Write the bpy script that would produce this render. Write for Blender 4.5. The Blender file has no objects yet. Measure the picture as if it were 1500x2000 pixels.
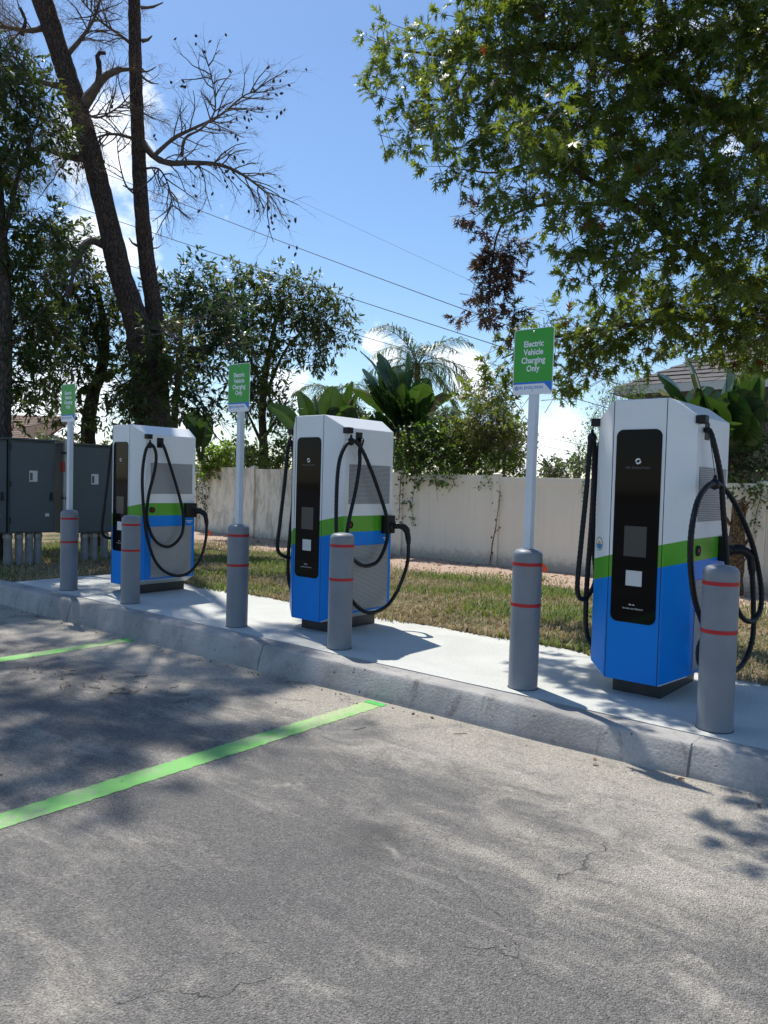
import bpy, bmesh, math, random
import numpy as np
from mathutils import Vector, Matrix

# ------------------------------------------------------------------ camera, sky, sun, exposure
S = bpy.context.scene
YAW, PITCH, ROLL, EYE = math.radians(39.615), math.radians(2.19), math.radians(1.527), 1.3235
FPX = 1503.0
cy, sy = math.cos(YAW), math.sin(YAW)
FWD = np.array([-sy*math.cos(PITCH), cy*math.cos(PITCH), -math.sin(PITCH)])
R0 = np.array([cy, sy, 0.0]); U0 = np.cross(R0, FWD)
RIGHT = math.cos(ROLL)*R0 + math.sin(ROLL)*U0
UP = -math.sin(ROLL)*R0 + math.cos(ROLL)*U0
cam_d = bpy.data.cameras.new('camera'); cam = bpy.data.objects.new('camera', cam_d)
S.collection.objects.link(cam); S.camera = cam
cam.matrix_world = Matrix(((RIGHT[0], UP[0], -FWD[0], 0), (RIGHT[1], UP[1], -FWD[1], 0),
                           (RIGHT[2], UP[2], -FWD[2], EYE), (0, 0, 0, 1)))
cam_d.sensor_fit = 'VERTICAL'; cam_d.sensor_height = 36.0; cam_d.sensor_width = 27.0
cam_d.lens = FPX/2000*36.0
cam_d.clip_start = 0.05; cam_d.clip_end = 3000

SUN = np.array([-.885, .39, 1.79]); SUN = SUN/np.linalg.norm(SUN)
SUN_EL = math.asin(SUN[2]); SUN_AZ = math.atan2(SUN[0], SUN[1])     # azimuth from +Y towards +X

W = bpy.data.worlds.new('World'); S.world = W; W.use_nodes = True
nt = W.node_tree; nt.nodes.clear()
def N(t, kind, **kw):
    n = t.nodes.new(kind)
    for k, v in kw.items():
        if k.startswith('i_'):
            n.inputs[int(k[2:]) if k[2:].isdigit() else k[2:].replace('_', ' ')].default_value = v
        else: setattr(n, k, v)
    return n
def math_n(t, op, a, b=None, clamp=False):
    n = t.nodes.new('ShaderNodeMath'); n.operation = op; n.use_clamp = clamp
    for i, x in enumerate((a, b)):
        if x is None: continue
        if isinstance(x, (int, float)): n.inputs[i].default_value = x
        else: t.links.new(x, n.inputs[i])
    return n.outputs[0]
sky = N(nt, 'ShaderNodeTexSky', sky_type='NISHITA', sun_disc=False, sun_elevation=SUN_EL,
        sun_rotation=SUN_AZ, altitude=0.0, air_density=1.0, dust_density=0.35, ozone_density=2.5)
tc = N(nt, 'ShaderNodeTexCoord')
def dirpx(x, y):
    d = FWD + RIGHT*(x-750)/FPX - UP*(y-1000)/FPX
    return d/np.linalg.norm(d)
# cumulus: a few cloud masses low in the sky and behind the pines, broken up by noise
nz1 = N(nt, 'ShaderNodeTexNoise', i_Scale=9.0, i_Detail=9.0, i_Roughness=.62)
mp = N(nt, 'ShaderNodeMapping'); mp.inputs['Scale'].default_value = (1, 1, 1.9)
nt.links.new(tc.outputs['Generated'], mp.inputs[0]); nt.links.new(mp.outputs[0], nz1.inputs['Vector'])
nz2 = N(nt, 'ShaderNodeTexNoise', i_Scale=2.2, i_Detail=3.0, i_Roughness=.5)
nt.links.new(mp.outputs[0], nz2.inputs['Vector'])
nw = N(nt, 'ShaderNodeTexNoise', i_Scale=11.0, i_Detail=7.0, i_Roughness=.6); nt.links.new(tc.outputs['Generated'], nw.inputs['Vector'])
ws = N(nt, 'ShaderNodeVectorMath', operation='MULTIPLY_ADD'); nt.links.new(nw.outputs['Color'], ws.inputs[0]); ws.inputs[1].default_value = (.16, .16, .13)
nt.links.new(tc.outputs['Generated'], ws.inputs[2])
wsub = N(nt, 'ShaderNodeVectorMath', operation='SUBTRACT'); nt.links.new(ws.outputs[0], wsub.inputs[0]); wsub.inputs[1].default_value = (.08, .08, .065)
blob = None
for (x, y, r, a) in ((215, 300, .085, 1.), (322, 222, .022, .8), (205, 480, .08, .9), (445, 402, .02, .5), (744, 655, .033, .9),
                     (575, 778, .05, .9), (905, 735, .04, .95), (80, 815, .11, .9), (380, 850, .07, .8), (1060, 880, .09, .75),
                     (1440, 250, .03, .9), (1330, 60, .05, .6), (650, 830, .08, .6)):
    c = dirpx(x, y)
    dp = N(nt, 'ShaderNodeVectorMath', operation='DISTANCE'); nt.links.new(wsub.outputs[0], dp.inputs[0])
    dp.inputs[1].default_value = c
    mr = N(nt, 'ShaderNodeMapRange', interpolation_type='SMOOTHSTEP')
    nt.links.new(dp.outputs['Value'], mr.inputs[0])
    mr.inputs[1].default_value = r*1.35; mr.inputs[2].default_value = r*.15; mr.inputs[3].default_value = 0; mr.inputs[4].default_value = a
    blob = mr.outputs[0] if blob is None else math_n(nt, 'MAXIMUM', blob, mr.outputs[0])
gen = math_n(nt, 'MULTIPLY', math_n(nt, 'SUBTRACT', nz2.outputs['Fac'], .56), 2.2)     # loose clouds over the whole sky
msum = math_n(nt, 'ADD', math_n(nt, 'MULTIPLY', nz1.outputs['Fac'], 1.1), math_n(nt, 'MAXIMUM', math_n(nt, 'MULTIPLY', blob, .62), gen))
cmask = N(nt, 'ShaderNodeMapRange', interpolation_type='SMOOTHSTEP'); nt.links.new(msum, cmask.inputs[0])
cmask.inputs[1].default_value = .74; cmask.inputs[2].default_value = 1.2; cmask.inputs[4].default_value = .9
mixc = N(nt, 'ShaderNodeMix', data_type='RGBA'); nt.links.new(cmask.outputs[0], mixc.inputs[0])
hs = N(nt, 'ShaderNodeHueSaturation', i_Saturation=1.12, i_Value=1.0); nt.links.new(sky.outputs[0], hs.inputs['Color'])
nt.links.new(hs.outputs[0], mixc.inputs[6]); mixc.inputs[7].default_value = (9.8, 10.1, 10.5, 1)
bg = N(nt, 'ShaderNodeBackground', i_Strength=0.11); nt.links.new(mixc.outputs[2], bg.inputs[0])
wo = N(nt, 'ShaderNodeOutputWorld'); nt.links.new(bg.outputs[0], wo.inputs[0])

sun_d = bpy.data.lights.new('sun', 'SUN'); sun_d.energy = 3.9; sun_d.angle = math.radians(.53); sun_d.color = (1, .955, .87)
sun = bpy.data.objects.new('sun', sun_d); S.collection.objects.link(sun)
sun.rotation_euler = Vector(SUN).to_track_quat('Z', 'Y').to_euler(); sun.location = (-20, 10, 40)
S.view_settings.view_transform = 'Standard'; S.view_settings.look = 'None'
S.view_settings.exposure = 0.5; S.view_settings.gamma = 1.0; S.view_settings.use_curve_mapping = False
S.render.engine = 'CYCLES'
S.cycles.max_bounces = 5; S.cycles.diffuse_bounces = 3; S.cycles.glossy_bounces = 2
S.cycles.transmission_bounces = 4; S.cycles.transparent_max_bounces = 4
S.cycles.use_denoising = True; S.cycles.use_adaptive_sampling = True; S.cycles.adaptive_threshold = .02
S.cycles.sample_clamp_indirect = 6.0

# ------------------------------------------------------------------ helpers
def road_z(u): return float(np.interp(u, [-14, -9.1, -6.03, -3.33, -2.03, -.9, .5, 4], [-.225, -.217, -.214, -.187, -.176, -.152, -.142, -.13]))
ZR = -.185                                       # road level; top of the concrete pad is z = 0
RND = random.Random(7); RG = np.random.default_rng(11)
col = S.collection
def spot(x, y, depth):                       # a point of the place, seen in this direction at this distance
    return np.array([0, 0, EYE]) + depth*(FWD + RIGHT*(x-750)/FPX - UP*(y-1000)/FPX)
def tag(o, label=None, cat=None, group=None, kind=None):
    if label: o['label'] = label
    if cat: o['category'] = cat
    if group: o['group'] = group
    if kind: o['kind'] = kind
    return o
def link(o, parent=None):
    col.objects.link(o)
    if parent is not None: o.parent = parent
    return o
def empty(name, loc=(0, 0, 0), rz=0):
    o = bpy.data.objects.new(name, None); o.location = loc; o.rotation_euler = (0, 0, rz); o.empty_display_size = .2
    return link(o)
class MB:                                    # collects verts and faces of one mesh
    def __init__(s): s.v = []; s.f = []; s.m = []
    def add(s, v, f, mi=0):
        o = len(s.v); s.v += [tuple(map(float, p)) for p in v]; s.f += [tuple(i+o for i in q) for q in f]; s.m += [mi]*len(f)
        return s
    def box(s, a, b, mi=0):
        x0, y0, z0 = a; x1, y1, z1 = b
        return s.add([(x0,y0,z0),(x1,y0,z0),(x1,y1,z0),(x0,y1,z0),(x0,y0,z1),(x1,y0,z1),(x1,y1,z1),(x0,y1,z1)],
              [(0,3,2,1),(4,5,6,7),(0,1,5,4),(1,2,6,5),(2,3,7,6),(3,0,4,7)], mi)
    def tube(s, pts, rad, n=8, mi=0, cap=True):
        pts = [np.asarray(p, float) for p in pts]
        if not hasattr(rad, '__len__'): rad = [rad]*len(pts)
        t0 = pts[1]-pts[0]; t0 /= np.linalg.norm(t0)+1e-9
        a = np.cross(t0, (0, 0, 1)); 
        if np.linalg.norm(a) < .1: a = np.cross(t0, (1, 0, 0))
        a /= np.linalg.norm(a); V = []; F = []
        for i, p in enumerate(pts):
            q0 = pts[max(i-1, 0)]; q1 = pts[min(i+1, len(pts)-1)]
            t = q1-q0; t /= np.linalg.norm(t)+1e-9
            a = a - t*(a@t); a /= np.linalg.norm(a)+1e-9; b = np.cross(t, a)
            for k in range(n):
                an = 2*math.pi*k/n; V.append(p + rad[i]*(math.cos(an)*a + math.sin(an)*b))
        for i in range(len(pts)-1):
            for k in range(n):
                k2 = (k+1) % n; F.append((i*n+k, i*n+k2, (i+1)*n+k2, (i+1)*n+k))
        if cap: F += [tuple(range(n))[::-1], tuple((len(pts)-1)*n+k for k in range(n))]
        return s.add(V, F, mi)
    def lathe(s, prof, n=28, c=(0, 0, 0), mi=0):
        V = []; F = []
        for r, z in prof:
            for k in range(n):
                an = 2*math.pi*k/n; V.append((c[0]+r*math.cos(an), c[1]+r*math.sin(an), c[2]+z))
        for i in range(len(prof)-1):
            for k in range(n):
                k2 = (k+1) % n; F.append((i*n+k, i*n+k2, (i+1)*n+k2, (i+1)*n+k))
        F += [tuple(range(n))[::-1], tuple((len(prof)-1)*n+k for k in range(n))]
        return s.add(V, F, mi)
    def build(s, name, mats, parent=None, smooth=False, bevel=0):
        me = bpy.data.meshes.new(name); me.from_pydata(s.v, [], s.f)
        mats = mats if isinstance(mats, (list, tuple)) else [mats]
        for m in mats: me.materials.append(m)
        if len(mats) > 1: me.polygons.foreach_set('material_index', s.m)
        if smooth: me.polygons.foreach_set('use_smooth', [True]*len(s.f))
        if bevel:
            bm = bmesh.new(); bm.from_mesh(me)
            ed = [e for e in bm.edges if len(e.link_faces) == 2 and e.calc_face_angle(0) > .5]
            bmesh.ops.bevel(bm, geom=ed, offset=bevel, segments=2, affect='EDGES', profile=.6, clamp_overlap=True)
            bm.to_mesh(me); bm.free()
        me.update(); o = bpy.data.objects.new(name, me); return link(o, parent)
def smooth_by_angle(o, ang=.6):
    me = o.data; me.polygons.foreach_set('use_smooth', [True]*len(me.polygons))
    bm = bmesh.new(); bm.from_mesh(me)
    for e in bm.edges: e.smooth = len(e.link_faces) == 2 and e.calc_face_angle(0) < ang
    bm.to_mesh(me); bm.free()
def big_mesh(name, V, T, mats, parent=None, mi=None, smooth=False):         # numpy triangles
    me = bpy.data.meshes.new(name); V = np.asarray(V, np.float32).reshape(-1, 3); T = np.asarray(T, np.int32).reshape(-1, 3)
    me.vertices.add(len(V)); me.vertices.foreach_set('co', V.ravel())
    me.loops.add(T.size); me.loops.foreach_set('vertex_index', T.ravel())
    me.polygons.add(len(T)); me.polygons.foreach_set('loop_start', np.arange(0, T.size, 3, dtype=np.int32))
    for m in (mats if isinstance(mats, (list, tuple)) else [mats]): me.materials.append(m)
    if mi is not None: me.polygons.foreach_set('material_index', np.asarray(mi, np.int32))
    if smooth: me.polygons.foreach_set('use_smooth', np.ones(len(T), bool))
    me.update(calc_edges=True); me.validate()
    return link(bpy.data.objects.new(name, me), parent)
def spline(P, n=10, closed=False):
    P = [np.asarray(p, float) for p in P]; out = []
    Q = [2*P[0]-P[1]] + P + [2*P[-1]-P[-2]]
    for i in range(1, len(Q)-2):
        a, b, c, d = Q[i-1:i+3]
        for k in range(n):
            t = k/n
            out.append(.5*((2*b)+(c-a)*t+(2*a-5*b+4*c-d)*t*t+(3*b-a-3*c+d)*t**3))
    out.append(P[-1]); return out
def resample(P, step):
    P = np.array(P); s = np.r_[0, np.cumsum(np.linalg.norm(np.diff(P, axis=0), axis=1))]
    q = np.linspace(0, s[-1], max(3, int(s[-1]/step)))
    return np.stack([np.interp(q, s, P[:, k]) for k in range(3)], 1)
def copy_tree(o, parent=None):
    c = o.copy(); col.objects.link(c); c.parent = parent
    for ch in list(o.children): copy_tree(ch, c)
    return c

# ------------------------------------------------------------------ materials
def srgb(r, g, b):
    f = lambda c: (c/255/12.92) if c/255 <= .04045 else ((c/255+.055)/1.055)**2.4
    return (f(r), f(g), f(b), 1)
def base_mat(name):
    m = bpy.data.materials.new(name); m.use_nodes = True; t = m.node_tree
    return m, t, t.nodes['Principled BSDF']
def mat(name, c, rough=.5, metal=0, c2=None, scale=8., bump=0., bscale=40., spec=.5, rvar=0., coat=0):
    m, t, b = base_mat(name)
    b.inputs['Base Color'].default_value = (*c[:3], 1); b.inputs['Roughness'].default_value = rough
    b.inputs['Metallic'].default_value = metal; b.inputs['Specular IOR Level'].default_value = spec
    if coat: b.inputs['Coat Weight'].default_value = coat
    tcn = N(t, 'ShaderNodeTexCoord')
    if c2 is not None:
        nz = N(t, 'ShaderNodeTexNoise', i_Scale=scale, i_Detail=6., i_Roughness=.6); t.links.new(tcn.outputs['Object'], nz.inputs[0])
        mr = N(t, 'ShaderNodeMapRange'); t.links.new(nz.outputs['Fac'], mr.inputs[0]); mr.inputs[1].default_value = .35; mr.inputs[2].default_value = .68
        mx = N(t, 'ShaderNodeMix', data_type='RGBA'); t.links.new(mr.outputs[0], mx.inputs[0])
        mx.inputs[6].default_value = (*c[:3], 1); mx.inputs[7].default_value = (*c2[:3], 1); t.links.new(mx.outputs[2], b.inputs['Base Color'])
        if rvar:
            rr = N(t, 'ShaderNodeMapRange'); t.links.new(nz.outputs['Fac'], rr.inputs[0])
            rr.inputs[3].default_value = rough-rvar; rr.inputs[4].default_value = rough+rvar; t.links.new(rr.outputs[0], b.inputs['Roughness'])
    if bump:
        nb = N(t, 'ShaderNodeTexNoise', i_Scale=bscale, i_Detail=5.); t.links.new(tcn.outputs['Object'], nb.inputs[0])
        bn = N(t, 'ShaderNodeBump', i_Strength=bump, i_Distance=.02); t.links.new(nb.outputs['Fac'], bn.inputs['Height']); t.links.new(bn.outputs[0], b.inputs['Normal'])
    return m
def ramp(t, fac, stops):
    r = N(t, 'ShaderNodeValToRGB'); t.links.new(fac, r.inputs[0]); e = r.color_ramp.elements
    e[0].position, e[0].color = stops[0][0], (*stops[0][1][:3], 1); e[1].position, e[1].color = stops[-1][0], (*stops[-1][1][:3], 1)
    for p, c in stops[1:-1]:
        q = e.new(p); q.color = (*c[:3], 1)
    return r.outputs[0]
def mixrgb(t, fac, a, b, mode='MIX'):
    n = N(t, 'ShaderNodeMix', data_type='RGBA', blend_type=mode)
    for s, x in ((n.inputs[0], fac), (n.inputs[6], a), (n.inputs[7], b)):
        if isinstance(x, (int, float)): s.default_value = x
        elif isinstance(x, tuple): s.default_value = (*x[:3], 1)
        else: t.links.new(x, s)
    return n.outputs[2]
def noise(t, vec, scale, detail=5., rough=.55, dist=0.):
    n = N(t, 'ShaderNodeTexNoise', i_Scale=scale, i_Detail=detail, i_Roughness=rough, i_Distortion=dist); t.links.new(vec, n.inputs['Vector']); return n.outputs['Fac']
def mrange(t, x, a, b, c=0., d=1., smooth=True):
    n = N(t, 'ShaderNodeMapRange'); n.interpolation_type = 'SMOOTHSTEP' if smooth else 'LINEAR'
    t.links.new(x, n.inputs[0])
    for i, v in enumerate((a, b, c, d)): n.inputs[i+1].default_value = v
    return n.outputs[0]
def mapped(t, vec, scale=(1, 1, 1), rot=(0, 0, 0), loc=(0, 0, 0)):
    n = N(t, 'ShaderNodeMapping'); t.links.new(vec, n.inputs[0]); n.inputs['Scale'].default_value = scale; n.inputs['Rotation'].default_value = rot; n.inputs['Location'].default_value = loc
    return n.outputs[0]

def leaf_mat(name, cols, trans=.38, tcol=(.35, .5, .05), rough=.42, sunlit_tint=None):
    """leaf with colour that varies from leaf to leaf and lets the sun through"""
    m = bpy.data.materials.new(name); m.use_nodes = True; t = m.node_tree; t.nodes.clear()
    g = N(t, 'ShaderNodeNewGeometry'); oi = N(t, 'ShaderNodeObjectInfo')
    f = math_n(t, 'FRACT', math_n(t, 'ADD', g.outputs['Random Per Island'], oi.outputs['Random']))
    c = ramp(t, f, [(i/(len(cols)-1), q) for i, q in enumerate(cols)])
    if sunlit_tint:
        tcn = N(t, 'ShaderNodeTexCoord'); fl = mrange(t, noise(t, g.outputs['Position'], 1.1, 3), .52, .68, 0, .5); c = mixrgb(t, fl, c, sunlit_tint)  # noise clumps turned yellow-green: sunlight on the leaves painted into their colour
    p = N(t, 'ShaderNodeBsdfPrincipled', i_Roughness=rough); p.inputs['Specular IOR Level'].default_value = .45; t.links.new(c, p.inputs['Base Color'])
    tr = N(t, 'ShaderNodeBsdfTranslucent'); tcx = mixrgb(t, .55, c, (*tcol, 1)); t.links.new(tcx, tr.inputs[0])
    mx = N(t, 'ShaderNodeMixShader', i_0=trans); t.links.new(p.outputs[0], mx.inputs[1]); t.links.new(tr.outputs[0], mx.inputs[2])
    o = N(t, 'ShaderNodeOutputMaterial'); t.links.new(mx.outputs[0], o.inputs[0])
    return m

def asphalt_mat():
    m, t, b = base_mat('asphalt'); tcn = N(t, 'ShaderNodeTexCoord'); v = tcn.outputs['Object']
    sp = N(t, 'ShaderNodeSeparateXYZ'); t.links.new(v, sp.inputs[0])
    rel = mapped(t, v, rot=(0, 0, math.radians(22)), scale=(.55, 1.7, 1))
    big = noise(t, rel, .75, 6, .6, .6); med = noise(t, mapped(t, v, rot=(0, 0, -.5), scale=(1., 2.2, 1)), 2.6, 7, .62, .8)
    fine = noise(t, v, 130, 4, .7); grit = noise(t, v, 420, 2, .6)
    # tan dust lies thickest along the kerb
    kd = mrange(t, sp.outputs['Y'], 2.5, 4.0, -.07, .2)
    dust = math_n(t, 'ADD', math_n(t, 'ADD', math_n(t, 'MULTIPLY', big, .75), math_n(t, 'MULTIPLY', med, .5)), kd)
    dustm = mrange(t, dust, .51, .80)
    c = mixrgb(t, dustm, (.2, .19, .178, 1), (.49, .445, .38, 1))
    mg = noise(t, v, 38, 5, .75); c = mixrgb(t, 1., c, ramp(t, mg, [(.3, (.78, .78, .78)), (.7, (1.22, 1.22, 1.22))]), 'MULTIPLY')
    # scuffed, paler streaks
    st = noise(t, mapped(t, v, rot=(0, 0, math.radians(32)), scale=(.5, 5., 1)), 1.7, 8, .72, 1.2)
    c = mixrgb(t, math_n(t, 'MULTIPLY', mrange(t, st, .53, .74), .5), c, (.46, .43, .375, 1))
    dk = noise(t, mapped(t, v, loc=(3, 7, 0)), 1.15, 5, .6, .5)
    c = mixrgb(t, math_n(t, 'MULTIPLY', mrange(t, dk, .54, .68), .6), c, (.15, .147, .145, 1))
    wn = N(t, 'ShaderNodeTexNoise', i_Scale=5., i_Detail=5.); t.links.new(v, wn.inputs['Vector'])
    wob = N(t, 'ShaderNodeVectorMath', operation='MULTIPLY_ADD'); t.links.new(wn.outputs['Color'], wob.inputs[0]); wob.inputs[1].default_value = (.3, .3, 0); t.links.new(v, wob.inputs[2])
    # aggregate: light and dark stones
    vo = N(t, 'ShaderNodeTexVoronoi', i_Scale=150.); t.links.new(v, vo.inputs['Vector'])
    sepc = N(t, 'ShaderNodeSeparateColor'); t.links.new(vo.outputs['Color'], sepc.inputs[0])
    st1 = mrange(t, sepc.outputs[0], 0.8, 1., 0, .3); c = mixrgb(t, st1, c, (.4, .38, .35, 1))
    st2 = mrange(t, sepc.outputs[1], .75, 1., 0, .35); c = mixrgb(t, st2, c, (.05, .05, .052, 1))
    c = mixrgb(t, 1., c, ramp(t, fine, [(.3, (.5, .5, .5)), (.7, (1.45, 1.45, 1.45))]), 'MULTIPLY')
    # oil stains and a dark worn patch
    for (ox, oy, orr) in ((-.28, 1.62, .13), (-.62, 1.8, .1), (-1.9, 2.6, .16), (-4.4, 1.2, .2), (-1.1, 1.25, .1)):
        dv = N(t, 'ShaderNodeVectorMath', operation='DISTANCE'); t.links.new(wob.outputs[0], dv.inputs[0]); dv.inputs[1].default_value = (ox, oy, ZR)
        c = mixrgb(t, mrange(t, dv.outputs['Value'], orr*1.5, orr*.3, 0, .5), c, (.085, .082, .08, 1))
    # pale chips
    vc = N(t, 'ShaderNodeTexVoronoi', i_Scale=7.); t.links.new(v, vc.inputs['Vector'])
    c = mixrgb(t, mrange(t, math_n(t, 'ADD', vc.outputs['Distance'], math_n(t, 'MULTIPLY', fine, .08)), .075, .05), c, (.5, .47, .42, 1))
    # cracks
    wv = N(t, 'ShaderNodeVectorMath', operation='ADD'); t.links.new(v, wv.inputs[0])
    nv = N(t, 'ShaderNodeTexNoise', i_Scale=3.5, i_Detail=6.); t.links.new(v, nv.inputs['Vector'])
    ns = N(t, 'ShaderNodeVectorMath', operation='SCALE'); t.links.new(nv.outputs['Color'], ns.inputs[0]); ns.inputs['Scale'].default_value = .5
    t.links.new(ns.outputs[0], wv.inputs[1])
    ve = N(t, 'ShaderNodeTexVoronoi', feature='DISTANCE_TO_EDGE', i_Scale=.62); t.links.new(wv.outputs[0], ve.inputs['Vector'])
    cm = math_n(t, 'MULTIPLY', mrange(t, ve.outputs['Distance'], .0035, .001), mrange(t, noise(t, v, 1.3, 3), .54, .6))
    pale = math_n(t, 'MULTIPLY', mrange(t, ve.outputs['Distance'], .035, .004), mrange(t, noise(t, mapped(t, v, loc=(9, 2, 4)), 1.6, 6, .7), .52, .66))
    c = mixrgb(t, math_n(t, 'MULTIPLY', pale, .75), c, (.5, .46, .4, 1)); c = mixrgb(t, math_n(t, 'MULTIPLY', cm, .5), c, (.07, .066, .06, 1))
    t.links.new(c, b.inputs['Base Color']); b.inputs['Roughness'].default_value = .93; b.inputs['Specular IOR Level'].default_value = .25
    h = math_n(t, 'ADD', math_n(t, 'MULTIPLY', fine, .9), math_n(t, 'ADD', math_n(t, 'MULTIPLY', grit, .4), math_n(t, 'MULTIPLY', vo.outputs['Distance'], -.9)))
    h = math_n(t, 'SUBTRACT', h, math_n(t, 'MULTIPLY', cm, 1.5)); h = math_n(t, 'ADD', h, math_n(t, 'MULTIPLY', med, 1.2))
    bn = N(t, 'ShaderNodeBump', i_Strength=.95, i_Distance=.009); t.links.new(h, bn.inputs['Height']); t.links.new(bn.outputs[0], b.inputs['Normal'])
    return m
def concrete_mat(name, c1, c2, pits, stain, bump=.35):
    m, t, b = base_mat(name); tcn = N(t, 'ShaderNodeTexCoord'); v = tcn.outputs['Object']
    big = noise(t, v, 1.6, 6, .6, .4); fine = noise(t, v, 60, 5, .65)
    c = mixrgb(t, mrange(t, big, .34, .68), c1, c2)
    c = mixrgb(t, 1., c, ramp(t, fine, [(.25, (.84, .84, .84)), (.75, (1.12, 1.12, 1.12))]), 'MULTIPLY')
    sn = noise(t, mapped(t, v, scale=(3.2, 3.2, .7)), 2.4, 7, .7, .6)
    c = mixrgb(t, math_n(t, 'MULTIPLY', mrange(t, sn, .54, .75), stain), c, (.13, .12, .105, 1))
    h = fine
    if pits:
        vo = N(t, 'ShaderNodeTexVoronoi', i_Scale=22.); t.links.new(v, vo.inputs['Vector'])
        sc = N(t, 'ShaderNodeSeparateColor'); t.links.new(vo.outputs['Color'], sc.inputs[0])
        pm = math_n(t, 'MULTIPLY', mrange(t, vo.outputs['Distance'], .2, .1), mrange(t, sc.outputs[0], .74, .8))
        pm = math_n(t, 'MULTIPLY', pm, mrange(t, noise(t, v, 1.9, 3), .45, .55))
        c = mixrgb(t, math_n(t, 'MULTIPLY', pm, .85), c, (.05, .047, .043, 1)); h = math_n(t, 'SUBTRACT', fine, math_n(t, 'MULTIPLY', pm, 1.6))
    t.links.new(c, b.inputs['Base Color']); b.inputs['Roughness'].default_value = .9; b.inputs['Specular IOR Level'].default_value = .3
    bn = N(t, 'ShaderNodeBump', i_Strength=bump, i_Distance=.006); t.links.new(h, bn.inputs['Height']); t.links.new(bn.outputs[0], b.inputs['Normal'])
    return m
def paint_line_mat():
    m, t, b = base_mat('green_road_paint'); tcn = N(t, 'ShaderNodeTexCoord'); v = tcn.outputs['Object']
    sp = N(t, 'ShaderNodeSeparateXYZ'); t.links.new(v, sp.inputs[0])
    n1 = noise(t, v, 3.2, 7, .65); n2 = noise(t, v, 90, 4, .7)
    d = math_n(t, 'ADD', n1, mrange(t, sp.outputs['Y'], 2.6, 4.0, -.05, .2))
    c = mixrgb(t, mrange(t, d, .42, .72), (.16, .46, .1, 1), (.4, .5, .24, 1))          # dust on the paint
    c = mixrgb(t, math_n(t, 'MULTIPLY', mrange(t, math_n(t, 'ADD', n2, math_n(t, 'MULTIPLY', n1, .35)), .66, .8), .85), c, (.3, .285, .25, 1))
    t.links.new(c, b.inputs['Base Color']); b.inputs['Roughness'].default_value = .8
    bn = N(t, 'ShaderNodeBump', i_Strength=.5, i_Distance=.004); t.links.new(n2, bn.inputs['Height']); t.links.new(bn.outputs[0], b.inputs['Normal'])
    return m
def ground_mat():
    m, t, b = base_mat('lawn_soil'); tcn = N(t, 'ShaderNodeTexCoord'); v = tcn.outputs['Object']
    sp = N(t, 'ShaderNodeSeparateXYZ'); t.links.new(v, sp.inputs[0])
    n1 = noise(t, v, 1.3, 6, .65, .3); n2 = noise(t, v, 14, 5, .7); n3 = noise(t, v, 70, 4, .7)
    c = mixrgb(t, mrange(t, n1, .4, .62), (.1, .105, .045, 1), (.27, .21, .13, 1))
    dirt = mrange(t, math_n(t, 'ADD', sp.outputs['Y'], math_n(t, 'MULTIPLY', n1, 2.2)), 11.0, 12.4)
    c = mixrgb(t, dirt, c, mixrgb(t, n2, (.36, .25, .19, 1), (.54, .42, .33, 1)))
    c = mixrgb(t, 1., c, ramp(t, n3, [(.25, (.55, .55, .55)), (.75, (1.35, 1.35, 1.35))]), 'MULTIPLY')
    t.links.new(c, b.inputs['Base Color']); b.inputs['Roughness'].default_value = .97; b.inputs['Specular IOR Level'].default_value = .15
    bn = N(t, 'ShaderNodeBump', i_Strength=.9, i_Distance=.03); t.links.new(n2, bn.inputs['Height']); t.links.new(bn.outputs[0], b.inputs['Normal'])
    return m
def vinyl_mat():
    m, t, b = base_mat('beige_vinyl'); g = N(t, 'ShaderNodeNewGeometry'); v = g.outputs['Position']
    sp = N(t, 'ShaderNodeSeparateXYZ'); t.links.new(v, sp.inputs[0]); oi = N(t, 'ShaderNodeObjectInfo')
    c = mixrgb(t, oi.outputs['Random'], (.86, .79, .66, 1), (.88, .815, .685, 1))
    st = noise(t, mapped(t, v, scale=(2.5, 1, .8)), 2.2, 7, .68, .5)
    far = mrange(t, sp.outputs['X'], -11.5, -14.0, .03, .55)                                # mildew on the old panels by the oak
    c = mixrgb(t, math_n(t, 'MULTIPLY', mrange(t, st, .4, .66), far), c, (.22, .18, .125, 1))
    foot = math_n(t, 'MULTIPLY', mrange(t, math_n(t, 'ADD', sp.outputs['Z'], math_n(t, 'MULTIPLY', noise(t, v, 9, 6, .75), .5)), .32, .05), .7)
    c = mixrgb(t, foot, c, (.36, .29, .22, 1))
    t.links.new(c, b.inputs['Base Color']); b.inputs['Roughness'].default_value = .55
    return m
def grille_mat(name='perforated_steel'):
    m, t, b = base_mat(name); tcn = N(t, 'ShaderNodeTexCoord'); v = mapped(t, tcn.outputs['Object'], scale=(0, 1, 1), rot=(0, 0, 0))
    vo = N(t, 'ShaderNodeTexVoronoi', i_Scale=88., i_Randomness=.12); t.links.new(v, vo.inputs['Vector'])
    h = mrange(t, vo.outputs['Distance'], .30, .42)
    c = mixrgb(t, h, (.05, .05, .053, 1), (.52, .53, .54, 1)); t.links.new(c, b.inputs['Base Color'])
    b.inputs['Roughness'].default_value = .5; b.inputs['Metallic'].default_value = .2
    bn = N(t, 'ShaderNodeBump', i_Strength=.8, i_Distance=.004); t.links.new(h, bn.inputs['Height']); t.links.new(bn.outputs[0], b.inputs['Normal'])
    return m
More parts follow.
